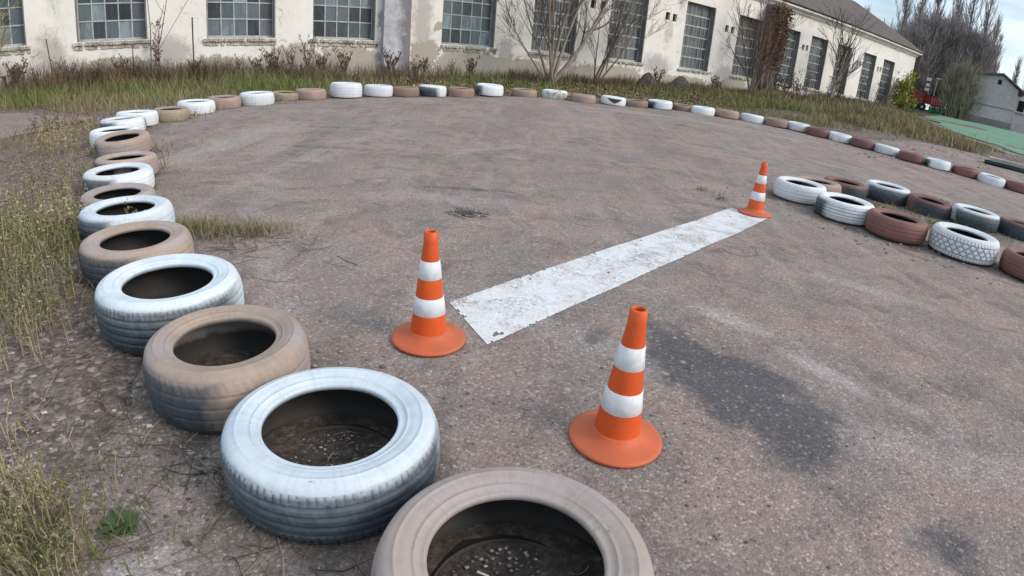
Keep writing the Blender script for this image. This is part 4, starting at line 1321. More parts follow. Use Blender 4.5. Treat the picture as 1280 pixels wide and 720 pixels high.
protos = [stalk_weed(.85, 3, 8), stalk_weed(.6, 4, 11), stalk_weed(1.05, 5, 6, spread=.12)]
spots = [(-7.5, .5, 0), (-6.3, .7, 1), (-4.6, .5, 1), (-3.0, .75, 0), (-2.0, .45, 1), (-1.35, .5, 1), (-.35, .6, 2), (1.5, .45, 1), (1.9, .7, 0), (2.4, .5, 1), (2.9, .6, 1), (3.4, .45, 0), (3.9, .7, 0), (4.3, .5, 1), (6.3, .6, 1),
         (7.6, .5, 1), (8.6, .6, 0), (9.3, .8, 1), (11.0, .5, 1), (17.5, 1.2, 1), (22.0, .9, 1), (26.6, .9, 0), (28.6, .8, 0), (29.6, .9, 2), (32.4, .8, 2), (33.3, 1.0, 0), (36.5, .9, 2), (39.0, .8, 2), (40.2, .7, 2), (44.2, .8, 2), (45.6, 1.0, 0)]
usedp = set()
spots += [(rnd.uniform(-8, 9.5), rnd.uniform(.35, 1.5), rnd.choice((0, 1, 1))) for _ in range(26)] + [(rnd.uniform(16, 30), rnd.uniform(.4, 1.2), 1) for _ in range(8)]
for i, (s, d, k) in enumerate(spots):
    o = protos[k] if k not in usedp else copy_tree(protos[k]); usedp.add(k)
    p = wpt(s, 0, -d); o.location = (p[0], p[1], h(p[0], p[1]) - .02); o.rotation_euler = (0, 0, i * 1.7); f_ = .8 + .95 * rnd.random() ** 1.5
    if s > 26: f_ *= 1.3
    o.scale = (f_, f_, f_)
    tag(o, 'dry brown weed stalk standing against the whitewashed factory wall', 'weed', 'dry weeds along the factory wall')

# ---------- bare shrubs and trees
def grow(mb_main, mb_twig, p, d, length, rad, level, maxl, r, up=.15, nchild=5, ang=.6, sides=5, minr=.004, gnarl=.25):
    n = 5
    pts = [Vector(p)]; dirs = []; dv = Vector(d).normalized()
    for i in range(n):
        dv = (dv + Vector((r.uniform(-1, 1), r.uniform(-1, 1), r.uniform(-.6, 1))) * gnarl * .5 + Vector((0, 0, up))).normalized()
        pts.append(pts[-1] + dv * length / n); dirs.append(dv.copy())
    rads = [max(minr, rad * (1 - .75 * i / n)) for i in range(n + 1)]
    (mb_main if level == 0 else mb_twig).tube(pts, rads, sides if level == 0 else (4 if level == 1 else 3), cap=False)
    if level >= maxl: return
    for k in range(nchild):
        u = r.uniform(.22, .97); i = min(n - 1, int(u * n)); q = pts[i].lerp(pts[i + 1], u * n - i)
        a = r.uniform(0, 6.28); o1 = dirs[i].orthogonal().normalized(); o2 = dirs[i].cross(o1)
        an = ang * r.uniform(.6, 1.3)
        nd = dirs[i] * math.cos(an) + (o1 * math.cos(a) + o2 * math.sin(a)) * math.sin(an)
        grow(mb_main, mb_twig, q, nd, length * r.uniform(.38, .66) * (1.1 - u * .35), rads[i] * .55, level + 1, maxl, r, up, nchild, ang, sides, minr, gnarl)


def shrub(name, label, cat, s, d, stems, seed, m1=M_BARK, m2=M_TWIG, lvl=2, nchild=5, minr=.006):
    p = wpt(s, 0, -d); t = thing(name, label, cat, (p[0], p[1], h(p[0], p[1]) - .05), WANG)
    r = random.Random(seed); a = MB(); b = MB()
    for (dx, dz, ln, rad) in stems:
        grow(a, b, (r.uniform(-.08, .08), r.uniform(-.08, .08), 0), (dx, r.uniform(-.15, .15), dz), ln, rad, 0, lvl, r, .05, nchild, .55, 6, minr, .22)
    a.obj('trunk', m1, t, True); b.obj('twigs', m2, t, True)
    return t


shrub('bare_shrub', 'bare multi stemmed grey shrub spreading in front of two factory windows', 'shrub', 11.75, 1.8,
      [(-.55, 1, 3.8, .055), (-.25, 1, 4.4, .06), (-.05, 1, 4.6, .06), (.12, 1, 4.6, .075), (.35, 1, 4.4, .08), (.62, .8, 4.8, .09), (.95, .75, 4.6, .07), (-.8, .9, 2.8, .035)], 5, M_BARKP, M_TWIG, 3, 5, .005)
shrub('bare_shrub', 'bare leaning brown shrub right of the larger grey one, dead leaves at its foot', 'shrub', 14.4, 1.0,
      [(.25, 1, 3.4, .045), (.45, 1, 3.6, .045), (.75, .8, 3.6, .04), (.05, 1, 2.8, .035), (1.0, .7, 3.0, .03), (.6, 1, 2.8, .03)], 8, M_BARK, M_TWIG, 3, 5, .005)
shrub('bare_shrub', 'bare reddish brown shrub left of the vine covered pilaster', 'shrub', 23.9, 1.4,
      [(-.45, 1, 3.4, .05), (-.02, 1, 4.4, .05), (.18, 1, 3.6, .045), (.35, 1, 3.8, .04), (.55, 1, 3.6, .04), (.75, 1, 3.2, .035)], 11, M_BARK, leafmat("reddish_twigs", [(0, (.10, .062, .045)), (1, (.20, .125, .085))]), 2, 7, .009)
shrub('bare_sapling', 'pale leaning sapling with upright bare twigs in front of the right windows', 'tree', 31.3, 1.6,
      [(.22, 1, 4.6, .085), (.35, 1, 4.2, .06), (.55, 1, 3.4, .04), (.1, 1, 4.0, .05), (-.1, 1, 3.2, .03)], 14, M_BARKP, M_TWIG, 2, 7, .011)
shrub('bare_sapling', 'thin bare sapling between the two last factory windows', 'tree', 40.0, 1.3,
      [(.1, 1, 2.2, .04), (.4, 1, 1.9, .03), (-.3, 1, 1.8, .03)], 15, M_BARKP, M_TWIG, 2, 6, .012)

# thin branches by the left windows
shrub('bare_sapling', 'slender bare sapling crossing the second window from the left', 'tree', -.45, 1.1,
      [(.25, 1, 3.3, .018), (.05, 1, 3.6, .016)], 21, M_BARK, M_TWIG, 1, 4, .006)
shrub('bare_sapling', 'straw coloured dead bush in front of the window at the left picture edge', 'tree', -4.4, 1.6,
      [(-.3, 1, 1.6, .02), (.1, 1, 2.2, .022), (.3, 1, 1.7, .018), (-.1, 1, 1.8, .02)], 22, M_STRAW, M_STRAW, 2, 6, .006)

# dead vine over the second pilaster
def vine():
    r = np.random.default_rng(44)
    t = thing('dead_vine', 'dead brown vine clinging to the upper half of the grey pilaster', 'vine', wpt(26.7, 0, -.45), WANG)
    st = MB(); rr_ = random.Random(4)
    for k in range(9):
        x0 = rr_.uniform(-.55, .55); pts = [(x0, 0, .7)]
        while pts[-1][2] < 5.2: pts.append((max(-.75, min(.75, pts[-1][0] + rr_.uniform(-.16, .16))), rr_.uniform(-.06, -.01), pts[-1][2] + rr_.uniform(.25, .45)))
        st.tube(pts, .022, 4, cap=False)
    st.obj('stem', M_BARK, t, kind='stuff')
    n = 4200
    z = 2.0 + 3.3 * r.power(1.7, n); x = r.normal(0, .38 + .14 * np.sin(z * 3), n).clip(-1.0, 1.0) + .1 * np.sin(z * 2.1); y = -np.abs(r.normal(0, .14, n))
    c = np.stack([x, y, z], 1); u = r.normal(0, 1, (n, 3)); u /= np.linalg.norm(u, axis=1)[:, None]; v = np.cross(u, r.normal(0, 1, (n, 3))); v /= np.linalg.norm(v, axis=1)[:, None]
    L_ = r.uniform(.03, .085, n)[:, None]
    V = np.stack([c - u * L_, c - v * L_ * .6, c + u * L_, c + v * L_ * .6], 1).reshape(-1, 3)
    link('leaves', np_mesh('leaves', V, np.arange(4 * n).reshape(-1, 4), leafmat("dead_vine_leaves", [(0, (.06, .035, .022)), (.6, (.16, .10, .06)), (1, (.26, .18, .11))])), t)


vine()

# yellow green bush at the corner of the hall
def leafy(name, label, cat, loc, rx_, ry_, rz2, n, m_, seed, size=.09, zc=None):
    r = np.random.default_rng(seed); t = thing(name, label, cat, loc)
    st = MB(); rr_ = random.Random(seed)
    for k in range(7):
        a = rr_.uniform(0, 6.28); st.tube([(0, 0, 0), (math.cos(a) * rx_ * .3, math.sin(a) * ry_ * .3, rz2 * .8), (math.cos(a) * rx_ * .6, math.sin(a) * ry_ * .6, rz2 * 1.5)], [.03, .02, .008], 4, cap=False)
    st.obj('stem', M_BARK, t, kind='stuff')
    cl = r.normal(0, .5, (26, 3)); cl[:, 2] = cl[:, 2]
    k = r.integers(0, 26, n); c = cl[k] + r.normal(0, .20, (n, 3))
    c = c * [rx_, ry_, rz2] + [0, 0, rz2 * 1.05]; c[:, 2] = np.abs(c[:, 2])
    u = r.normal(0, 1, (n, 3)); u /= np.linalg.norm(u, axis=1)[:, None]; v = np.cross(u, r.normal(0, 1, (n, 3))); v /= np.linalg.norm(v, axis=1)[:, None]
    L_ = r.uniform(.5, 1, n)[:, None] * size
    V = np.stack([c - u * L_, c - v * L_ * .5, c + u * L_, c + v * L_ * .5], 1).reshape(-1, 3)
    link('leaves', np_mesh('leaves', V, np.arange(4 * n).reshape(-1, 4), m_), t)
    return t


M_YG = leafmat("yellow_green_leaves", [(0, (.12, .15, .02)), (.6, (.26, .28, .04)), (1, (.38, .36, .08))])
bx, by = 26.4, 38.3
leafy('bush', 'yellow green leafy bush at the right corner of the factory hall', 'bush', (bx, by, h(bx, by) - .1), .95, .8, 1.15, 3500, M_YG, 9, .10)

# ---------- mounds of soil
for (s, d, a, b, hh, lab) in [(17.0, 1.2, .75, .5, .62, 'rounded heap of soil and leaves against the wall, left of the larger heap'), (18.9, 1.3, 1.05, .6, .62, 'dark heap of soil and dead leaves in front of the grey wall stain')]:
    p = wpt(s, 0, -d); n = 30; vs = []; fs = []
    for i in range(9):
        for k in range(n):
            an = 2 * math.pi * k / n; f_ = i / 8
            j = 1 + .12 * math.sin(3 * an + s) + .06 * math.sin(7 * an)
            vs.append((a * f_ * j * math.cos(an), b * f_ * j * math.sin(an), hh * (math.cos(f_ * math.pi) * .5 + .5) + rnd.uniform(-.02, .02) - .04 * f_))
    for i in range(8):
        for k in range(n): fs.append((i * n + k, (i + 1) * n + k, (i + 1) * n + (k + 1) % n, i * n + (k + 1) % n))
    o = MB().add(vs, fs).obj('soil_heap', M_DSOIL, None, True)
    o.location = (p[0], p[1], h(p[0], p[1]) - .02); o.rotation_euler = (0, 0, WANG)
    tag(o, lab, 'soil heap')

# ---------- poles and stakes in the left verge
M_RUST = simple("rusty_iron", (.045, .035, .030), .7, .3, 12, .2)
for (s, d, hh, r_, dx, lab) in [(.62, 1.0, 1.62, .018, .0, 'straight thin dark iron pole left of the second full window'), (-2.98, 1.0, 1.1, .013, -.12, 'short leaning stake between the two leftmost windows'), (-.97, 1.0, .95, .013, .03, 'short upright stake below the right edge of the leftmost full window')]:
    p = wpt(s, 0, -d); zg = h(p[0], p[1]); hh = {.62: 2.0, -2.98: 1.58, -.97: 1.34}[s] - zg
    o = MB().tube([(0, 0, -.1), (dx * .5, 0, hh * .5), (dx, 0, hh)], r_, 8).obj('pole' if s > 0 else 'stake', M_RUST)
    o.location = (p[0], p[1], zg); o.rotation_euler = (0, 0, WANG); tag(o, lab, 'pole' if s > 0 else 'stake')

# small bench at the left edge
M_OLDWOOD = simple("weathered_wood", (.19, .165, .14), .9, .35, 4, .6)
t = thing('bench', 'low weathered plank bench at the left picture edge below the window', 'bench', (0, 0, 0), WANG)
p = wpt(-4.55, 0, -1.0); t.location = (p[0], p[1], h(p[0], p[1]))
MB().box(-.9, -.14, .38, .42, .14, .42, jit=.006).obj('seat', M_OLDWOOD, t)
for xx in (-.75, .30): MB().box(xx - .03, -.11, -.1, xx + .03, .11, .378, jit=.004).obj('leg', M_OLDWOOD, t)
#PART3
# ------------------------------------------------------------------ green matting
M_GREENMAT, _N, _L, _B = mat("faded_green_matting")
_n = noise(_N, _L, pos(_N), 1.1, 6, .6, .6); _n2 = noise(_N, _L, pos(_N), 14, 4, .6)
_c = mixc(_N, _L, ramp(_N, _L, _n, [(.35, 0), (.68, 1)]), (.085, .215, .140), (.155, .285, .205))
_c = mixc(_N, _L, ramp(_N, _L, _n2, [(.50, 0), (.70, .7)]), _c, (.15, .18, .13))
_L.new(_c, _B.inputs['Base Color']); _B.inputs['Roughness'].default_value = .9
bump(_N, _L, _B, _n, .5, .08)
gx_ = np.arange(17, 40, .3); gy_ = np.arange(14, 49, .3)
X, Y = np.meshgrid(gx_, gy_, indexing='ij')
sdv = poly_sd(X.ravel(), Y.ravel(), CARPET) + smoothnoise(X.ravel(), Y.ravel(), .8, 201) * .5 + smoothnoise(X.ravel(), Y.ravel(), 2.3, 203) * .25
nY = len(gy_)
ii, jj = np.meshgrid(np.arange(len(gx_) - 1), np.arange(nY - 1), indexing='ij')
Fg = np.stack([ii * nY + jj, (ii + 1) * nY + jj, (ii + 1) * nY + jj + 1, ii * nY + jj + 1], -1).reshape(-1, 4)
kp = (sdv > 0)[Fg].all(1)
Zg = Hbig(X.ravel(), Y.ravel()) + .02 + .012 * smoothnoise(X.ravel(), Y.ravel(), .7, 202)
ids = np.unique(Fg[kp]); rmp = -np.ones(X.size, int); rmp[ids] = np.arange(len(ids))
link('green_matting', np_mesh('green_matting', np.stack([X.ravel()[ids], Y.ravel()[ids], Zg[ids]], 1), rmp[Fg[kp]], M_GREENMAT, True), kind='structure')

# ------------------------------------------------------------------ grey shed, yard wall, white house
M_GREYW = simple("grey_render", (.46, .415, .42), .9, .12, .6, .3, bdist=.03)
M_GREYD = simple("dark_plinth", (.22, .20, .205), .9, .15, .8, .3)
M_ROOF2 = simple("grey_sheet_roof", (.11, .10, .10), .8, .2, .8, .3)
M_WHITE = simple("whitewash", (.66, .66, .66), .9, .1, 1.0, .2)
ga = math.atan2(-3.0, 3.5)        # direction of the front wall, left to right
t = thing('grey_shed', 'low grey gabled shed beyond the green matting with a dark attic opening', 'shed', (32.6, 40.6, 1.5), ga)
LW = 4.6


def prism(g, prof, y0, y1):
    n = len(prof)
    g.add([(a, y0, b) for a, b in prof] + [(a, y1, b) for a, b in prof], [tuple(range(n)), tuple(range(2 * n - 1, n - 1, -1))] + [(i, i + n, (i + 1) % n + n, (i + 1) % n) for i in range(n)])


g = MB(); prism(g, [(-.3, .5), (LW, .5), (LW, 3.0), (LW * .71, 3.85), (-.3, 3.3)], 0, 5); g.obj('wall', M_GREYW, t)
g = MB(); g.box(-.35, -.06, -1.2, LW + .05, 5.05, .498); g.obj('plinth', M_GREYD, t)
g = MB(); g.box(-.32, -.035, 1.42, LW + .02, -.003, 1.48); g.obj('ledge', M_GREYD, t)
for aa, bb in (((-.6, 3.22), (LW * .71, 3.90)), ((LW * .71, 3.90), (LW + .55, 2.80))):
    g = MB(); prism(g, [aa, bb, (bb[0], bb[1] + .12), (aa[0], aa[1] + .12)], -.3, 5.3); g.obj('roof', M_ROOF2, t)
MB().box(LW * .68 - .14, -.03, 3.15, LW * .68 + .14, -.004, 3.5).obj('attic_opening', M_DARK, t)

t = thing('yard_wall', 'plain grey wall running right from the shed to the picture edge', 'wall', (36.05, 37.5, 1.5), ga - .15)
MB().box(.05, 0, -.8, 9.0, .3, 1.30, jit=.01).obj('wall', M_GREYW, t)
MB().box(.05, -.05, 1.32, 9.05, .35, 1.40).obj('coping', M_GREYD, t)

t = thing('white_house', 'small white house with a dark window behind the grey yard wall', 'house', (39.9, 41.9, 1.7), ga)
MB().box(0, 0, -.5, 7, 6, 2.9).obj('wall', M_WHITE, t)
g = MB(); prism(g, [(-.4, 2.9), (7.4, 2.9), (3.5, 4.3)], -.3, 6.3); g.obj('roof', M_ROOF2, t)
for xx in (.45, 1.9): MB().box(xx, -.03, 1.5, xx + .55, -.004, 2.4).obj('window', M_DARK, t)

# ------------------------------------------------------------------ play train and drums
va = -math.atan2(31.95, 43.5)          # local x runs to the right as seen from the yard
M_RED = simple("faded_red_paint", (.26, .022, .030), .5, .3, 2, .2)
M_PINK = simple("striped_pink_paint", (.62, .22, .24), .6, .15, 2, .1)
M_DGREEN = simple("green_drum_paint", (.03, .26, .13), .5, .2, 3, .1)
M_PALEP = simple("pale_metal_paint", (.55, .54, .50), .6, .2, 3, .1)
M_BLACK = simple("black_rubber", (.02, .02, .02), .7, .2, 3, .1)
t = thing('play_train', 'dark red play train with black wheels and a pale frame at the hall corner', 'play train', (31.2, 44.3, h(31.2, 44.3)), va)
g = MB(); prism(g, [(-.2, .62), (1.75, .62), (1.75, 1.32), (1.5, 1.40), (.1, 1.34), (-.2, 1.15)], -.45, .45); g.obj('body', M_RED, t)
g = MB(); prism(g, [(1.76, .55), (2.75, .55), (2.82, 1.30), (1.76, 1.38)], -.5, .5); g.obj('cab', M_RED, t)
g = MB(); g.tube([(.4, -.15, 1.3), (.4, -.15, 1.75)], [.10, .14], 12); g.obj('chimney', M_RED, t)
for xx in (.15, .62, 1.15):
    w_ = MB().tube([(xx, -.52, .32), (xx, -.38, .32)], .32, 20).obj('wheel', M_BLACK, t)
    MB().tube([(xx, -.54, .32), (xx, -.522, .32)], .11, 12).obj('hub', M_PALEP, w_)
for xx, zt_ in ((1.86, 2.75), (2.62, 2.72)): MB().tube([(xx, -.40, 1.36), (xx + .03, -.40, zt_)], .035, 8).obj('post', M_PALEP, t)
MB().tube([(1.80, -.40, 2.76), (2.70, -.40, 2.74)], .045, 8).obj('top_rail', M_PALEP, t)
for k in range(5): MB().tube([(1.84 + k * .19, -.515, .62), (1.85 + k * .19, -.515, 1.24)], .045, 6).obj('stripe', M_PINK, t)
t2 = thing('signal_post', 'short post with white plates standing behind the red play train', 'post', (31.9, 43.2, h(31.9, 43.2)), va)
MB().tube([(0, 0, 0), (0.04, 0, 2.75)], .04, 8).obj('pole', M_BLACK, t2)
for z_, w_ in ((2.45, .17), (2.0, .12), (1.62, .14)): MB().box(-w_, -.07, z_, w_ + .05, -.05, z_ + .26).obj('plate', M_WHITE, t2)
for k, (dx, dy) in enumerate(((0, 0), (.55, .05), (.98, .15))):
    px_ = 31.9 + .806 * dx + .1; py_ = 42.2 - .59 * dx + dy
    o = thing('drum', ['green drum below the play train cab, left one of three', 'green drum below the play train cab, middle one of three', 'green drum below the play train cab, right one of three'][k], 'drum', (px_, py_, h(px_, py_)), 0, 'green drums by the play train')
    MB().lathe([(0, 0), (.21, 0), (.22, .03), (.22, .2), (.23, .21), (.22, .22), (.22, .5), (.21, .53), (0, .53)], 20).obj('body', M_DGREEN, o, True)
    MB().lathe([(.222, .44), (.232, .45), (.232, .49), (.222, .50)], 20).obj('rim', M_PALEP, o)

# ------------------------------------------------------------------ far trees
def poplar(x_, y_, hh, w_, seed, label, group, m1=M_BARK, m2=M_TWIGF, nb=46):
    r = random.Random(seed); zg = h(x_, y_)
    t = thing('poplar', label, 'tree', (x_, y_, zg - .2), r.uniform(0, 6), group)
    a = MB(); b = MB()
    nt = r.choice((1, 2))
    a.tube([(0, 0, 0), (.1, 0, hh * .4), (0, .1, hh * .75), (0, 0, hh)], [hh * .012, hh * .008, hh * .004, .02], 7, cap=False)
    for k in range(nb):
        u = r.uniform(.08, .93); an = r.uniform(0, 6.28); L_ = hh * r.uniform(.18, .42) * (1.12 - u)
        out_ = 1.35 * w_ * (1.15 - u) * r.uniform(.5, 1)
        p0 = Vector((0, 0, hh * u))
        pts = [p0]
        for q in (.25, .55, 1.0):
            pts.append(p0 + Vector((math.cos(an) * out_ * q ** .7, math.sin(an) * out_ * q ** .7, L_ * q ** 1.15)) + Vector((r.uniform(-.1, .1), r.uniform(-.1, .1), 0)))
        b.tube(pts, [hh * .0055 * (1.1 - u), hh * .004 * (1.1 - u), .03, .018], 4, cap=False)
        for q in range(11):
            f_ = r.uniform(.2, 1); i = min(2, int(f_ * 3)); c_ = pts[i].lerp(pts[i + 1], f_ * 3 - i)
            a2 = r.uniform(0, 6.28); l2 = r.uniform(.4, 1.3)
            e = c_ + Vector((math.cos(a2) * l2 * .35, math.sin(a2) * l2 * .35, l2))
            b.tube([c_, c_.lerp(e, .5) + Vector((math.cos(a2) * .07, math.sin(a2) * .07, -.05)), e], [.020, .015, .008], 3, cap=False)
    a.obj('trunk', m1, t); b.obj('crown', m2, t)
    return t


PG = 'bare poplars beyond the factory hall'
POP = [(44.0, 66.8, 17.5, 1.7, 'bare poplar just right of the hall roof, leftmost of the tall ones'),
       (45.6, 66.0, 16.5, 1.5, 'bare poplar second from the hall roof'),
       (47.2, 65.0, 17.0, 1.6, 'bare poplar third from the hall roof'),
       (47.5, 61.0, 12.2, 1.3, 'shorter bare poplar in the gap left of the tallest group'),
       (49.0, 63.2, 18.5, 1.6, 'tall bare poplar leftmost of the dense right group'),
       (50.3, 62.3, 19.0, 1.7, 'tallest bare poplar in the middle of the dense right group'),
       (51.6, 61.0, 18.0, 1.5, 'tall bare poplar at the right side of the dense group'),
       (52.4, 60.2, 12.5, .8, 'slim bare poplar right of the dense group, rising over the shed'),
       (53.6, 61.0, 9.2, 1.0, 'small greenish bare poplar behind the shed ridge'),
       (66.0, 74.5, 13.2, .9, 'slim isolated poplar above the shed roof near the right edge'),
       (64.8, 75.5, 10.4, .9, 'low poplar just left of the slim isolated one'),
       (69.0, 73.0, 10.6, .8, 'small distant poplar second from the right picture edge'),
       (70.6, 72.0, 11.5, .8, 'small distant poplar at the right picture edge'),
       (40.2, 69.2, 11.5, .8, 'thin treetop showing over the hall roof, left one'),
       (42.1, 68.0, 10.6, .9, 'thin treetop showing over the hall roof, right one')]
for i, (a, b, c_, d_, lab) in enumerate(POP): poplar(a, b, c_, d_, 300 + i, lab, PG, nb=74 if c_ > 14 else 40)


def twig_mass(x_, y_, rx_, ry_, hh, n, m_, seed, label, group):
    r = np.random.default_rng(seed); zg = h(x_, y_)
    t = thing('bare_tree', label, 'tree', (x_, y_, zg - .2), 0, group)
    a = MB(); b = MB(); rr_ = random.Random(seed)
    for k in range(6):
        grow(a, b, (rr_.uniform(-.6, .6), rr_.uniform(-.6, .6), 0), (rr_.uniform(-.4, .4), rr_.uniform(-.4, .4), 1), hh * .8, .14, 0, 2, rr_, .08, 6, .5, 6, .02, .25)
    a.obj('trunk', M_BARK, t)
    # fine twigs: slivers around the branch ends
    nc = 70; cl = r.normal(0, .42, (nc, 3)); cl[:, 2] = r.uniform(.18, 1.0, nc)
    rad = np.sqrt(np.clip(1.08 - (2 * cl[:, 2] - 1) ** 2, .15, 1)); cl[:, 0] *= rad; cl[:, 1] *= rad
    k = r.integers(0, nc, n); c = cl[k] * [rx_, ry_, hh] + r.normal(0, .45, (n, 3))
    c[:, 2] = np.maximum(c[:, 2], .1)
    d = c * [.25, .25, 0] + r.normal(0, .35, (n, 3)) + [0, 0, 1.0]; d /= np.linalg.norm(d, axis=1)[:, None]
    L_ = r.uniform(.35, 1.0, n)[:, None]; w = np.cross(d, r.normal(0, 1, (n, 3))); w /= np.linalg.norm(w, axis=1)[:, None]; w *= .022
    V = np.stack([c - w, c + w, c + d * L_ + w * .3, c + d * L_ - w * .3], 1).reshape(-1, 3)
    V = np.concatenate([np.array(b.v), V]); nb_ = len(b.v)
    Fb = np.array([f for f in b.f if len(f) == 4]); Ft = np.arange(4 * n).reshape(-1, 4) + nb_
    link('crown', np_mesh('crown', V, np.concatenate([Fb, Ft]), m_), t)


M_OLIVE = leafmat("olive_brown_twigs", [(0, (.17, .155, .115)), (.6, (.24, .22, .16)), (1, (.31, .285, .215))])
TG = 'dense bare trees behind the play train'
for i, (a, b, rx_, hh, n, m_, lab) in enumerate([
        (33.5, 48.5, 2.2, 6.4, 9000, M_TWIGF, 'dense bare tree right behind the corner of the hall'),
        (36.0, 50.0, 2.4, 8.2, 11000, M_TWIGF, 'dense bare tree behind the play train frame'),
        (38.2, 49.5, 2.4, 8.0, 11000, M_TWIGF, 'dense bare tree in the middle of the thicket'),
        (39.6, 47.8, 2.2, 7.0, 10000, M_TWIGF, 'dense bare tree at the right of the thicket, over the shed roof'),
        (32.35, 39.7, .72, 3.5, 4500, M_OLIVE, 'olive brown twiggy tree in front of the left end of the grey shed'),
        (42.0, 60.0, 3.4, 9.0, 9000, M_TWIGF, 'pale bare tree seen between the hall and the poplars')]):
    twig_mass(a, b, rx_, rx_, hh, n, m_, 500 + i, lab, TG)

# ------------------------------------------------------------------ debris by the right verge
M_PALEW = simple("pale_broken_board", (.36, .33, .30), .9, .3, 3, .5)
M_TEAL = simple("dark_teal_board", (.030, .055, .055), .6, .3, 3, .2)
for (x_, y_, L_, rz0, tl, lab) in [(17.4, 19.2, 1.5, -.8, .06, 'long pale broken plank lying at the end of the grass'), (17.2, 18.4, 1.2, -.65, .10, 'shorter pale plank beside the longest one'), (16.9, 19.7, .9, -.95, .02, 'short dark stained plank behind the two pale planks'), (16.6, 17.3, .8, -.5, .08, 'pale plank end nearest the green matting')]:
    o = MB().box(-L_ / 2, -.07, 0, L_ / 2, .07, .035, jit=.008).obj('plank', M_PALEW if 'dark' not in lab else M_OLDWOOD)
    o.location = (x_, y_, h(x_, y_) + .05); o.rotation_euler = (.1, tl, rz0); tag(o, lab, 'plank', 'broken planks at the verge')
x_, y_ = 13.3, 13.0
t = thing('board_stack', 'dark teal board under a pale broken slab near the right picture edge', 'boards', (x_, y_, h(x_, y_)), -.8)
MB().box(-1.0, -.2, .0, 1.1, .2, .10, jit=.02).obj('board', M_TEAL, t)
MB().box(-.9, -.05, .11, .25, .30, .19, jit=.02).obj('slab', M_PALEW, t)

# loose chunks on the right verge edge
stv = MB(); r_ = random.Random(3)


def stone(g, x_, y_, z_, s_, r_):
    vs = []
    for (a, b, c_) in ((1, 0, 0), (-1, 0, 0), (0, 1, 0), (0, -1, 0), (0, 0, 1), (.6, .6, .5), (-.6, .5, .5), (.5, -.6, .5), (-.5, -.6, .6)):
        k = s_ * r_.uniform(.7, 1.2); vs.append((x_ + a * k, y_ + b * k * .8, z_ + c_ * k * .6))
    g.add(vs, [(0, 2, 5), (2, 1, 6), (1, 3, 8), (3, 0, 7), (5, 2, 6, 4), (6, 1, 8, 4), (8, 3, 7, 4), (7, 0, 5, 4)])


M_STONE = leafmat("chippings", [(0, (.10, .085, .078)), (.5, (.20, .18, .17)), (.85, (.30, .275, .26)), (1, (.46, .44, .42))], .9)
g = MB()
for k in range(2600):
    # more of them close to the camera and on the left
    a = r_.uniform(-.9, 2.2); d_ = 1.0 + 4.5 * r_.random() ** 1.6
    x_, y_ = d_ * math.cos(a + .55), d_ * math.sin(a + .55)
    if math.hypot(x_ - .403, y_ - 1.655) < .2 or math.hypot(x_ + .358, y_ - 2.285) < .2: continue
    if min(math.hypot(x_ - q[0], y_ - q[1]) for q in ROW[:6]) < .34: continue
    stone(g, x_, y_, gz(x_, y_) + .001, r_.choice((.0025, .004, .005, .007)) * r_.uniform(.7, 1.3), r_)
for k in range(1500):
    x_ = r_.gauss(-1.15, .42); y_ = r_.gauss(.95, .55)
    if min(math.hypot(x_ - q[0], y_ - q[1]) for q in ROW[:6]) < .34: continue
    stone(g, x_, y_, gz(x_, y_) + .001, r_.choice((.004, .006, .009, .013)) * r_.uniform(.7, 1.3), r_)
for k in range(900):
    i = r_.randrange(len(ISLAND)); a = r_.uniform(0, 6.28); q = r_.uniform(.34, .9)
    x_, y_ = ISLAND[i][0] + q * math.cos(a), ISLAND[i][1] + q * math.sin(a)
    stone(g, x_, y_, gz(x_, y_), r_.choice((.008, .012, .018)), r_)
for k in range(1500):
    i = r_.randrange(len(ROW[:6])); a = r_.uniform(0, 6.28); q = .18 * math.sqrt(r_.random())
    x_, y_ = ROW[i][0] + q * math.cos(a), ROW[i][1] + q * math.sin(a)
    stone(g, x_, y_, gz(x_, y_) + .024, r_.choice((.003, .005, .007)), r_)
for k in range(900):
    x_ = r_.uniform(7, 17); y_ = r_.uniform(11, 22)
    stone(g, x_, y_, gz(x_, y_), r_.choice((.015, .03, .045)), r_)
g.obj('stones', M_STONE, None, kind='stuff')

# pothole: flat soil disc, hollow's shade given by its dark colour; crumbled rim
g = MB(); n = 28; vs = [(POT[0], POT[1], gz(*POT) + .006)]; 
for rr_i in (.5, 1.0):
    for k in range(n):
        a = 2 * math.pi * k / n; q = (1 + .18 * math.sin(3 * a) + .1 * math.sin(5 * a + 1) + r_.uniform(-.06, .06)) * rr_i
        xx, yy = POT[0] + .105 * q * math.cos(a), POT[1] + .085 * q * math.sin(a); vs.append((xx, yy, gz(xx, yy) + (.007 if rr_i < 1 else .003)))
g.add(vs, [(0, 1 + k, 1 + (k + 1) % n) for k in range(n)] + [(1 + k, 1 + n + k, 1 + n + (k + 1) % n, 1 + (k + 1) % n) for k in range(n)])
g.obj('pothole', M_DSOIL, None, True, kind='structure')
g = MB()
for k in range(130):
    a = r_.uniform(0, 6.28); q = r_.gauss(.125, .035)
    xx, yy = POT[0] + q * math.cos(a), POT[1] + q * .8 * math.sin(a); stone(g, xx, yy, gz(xx, yy) + .004, r_.choice((.006, .010, .015)), r_)
g.obj('crumbled_asphalt', M_STONE, None, kind='stuff')

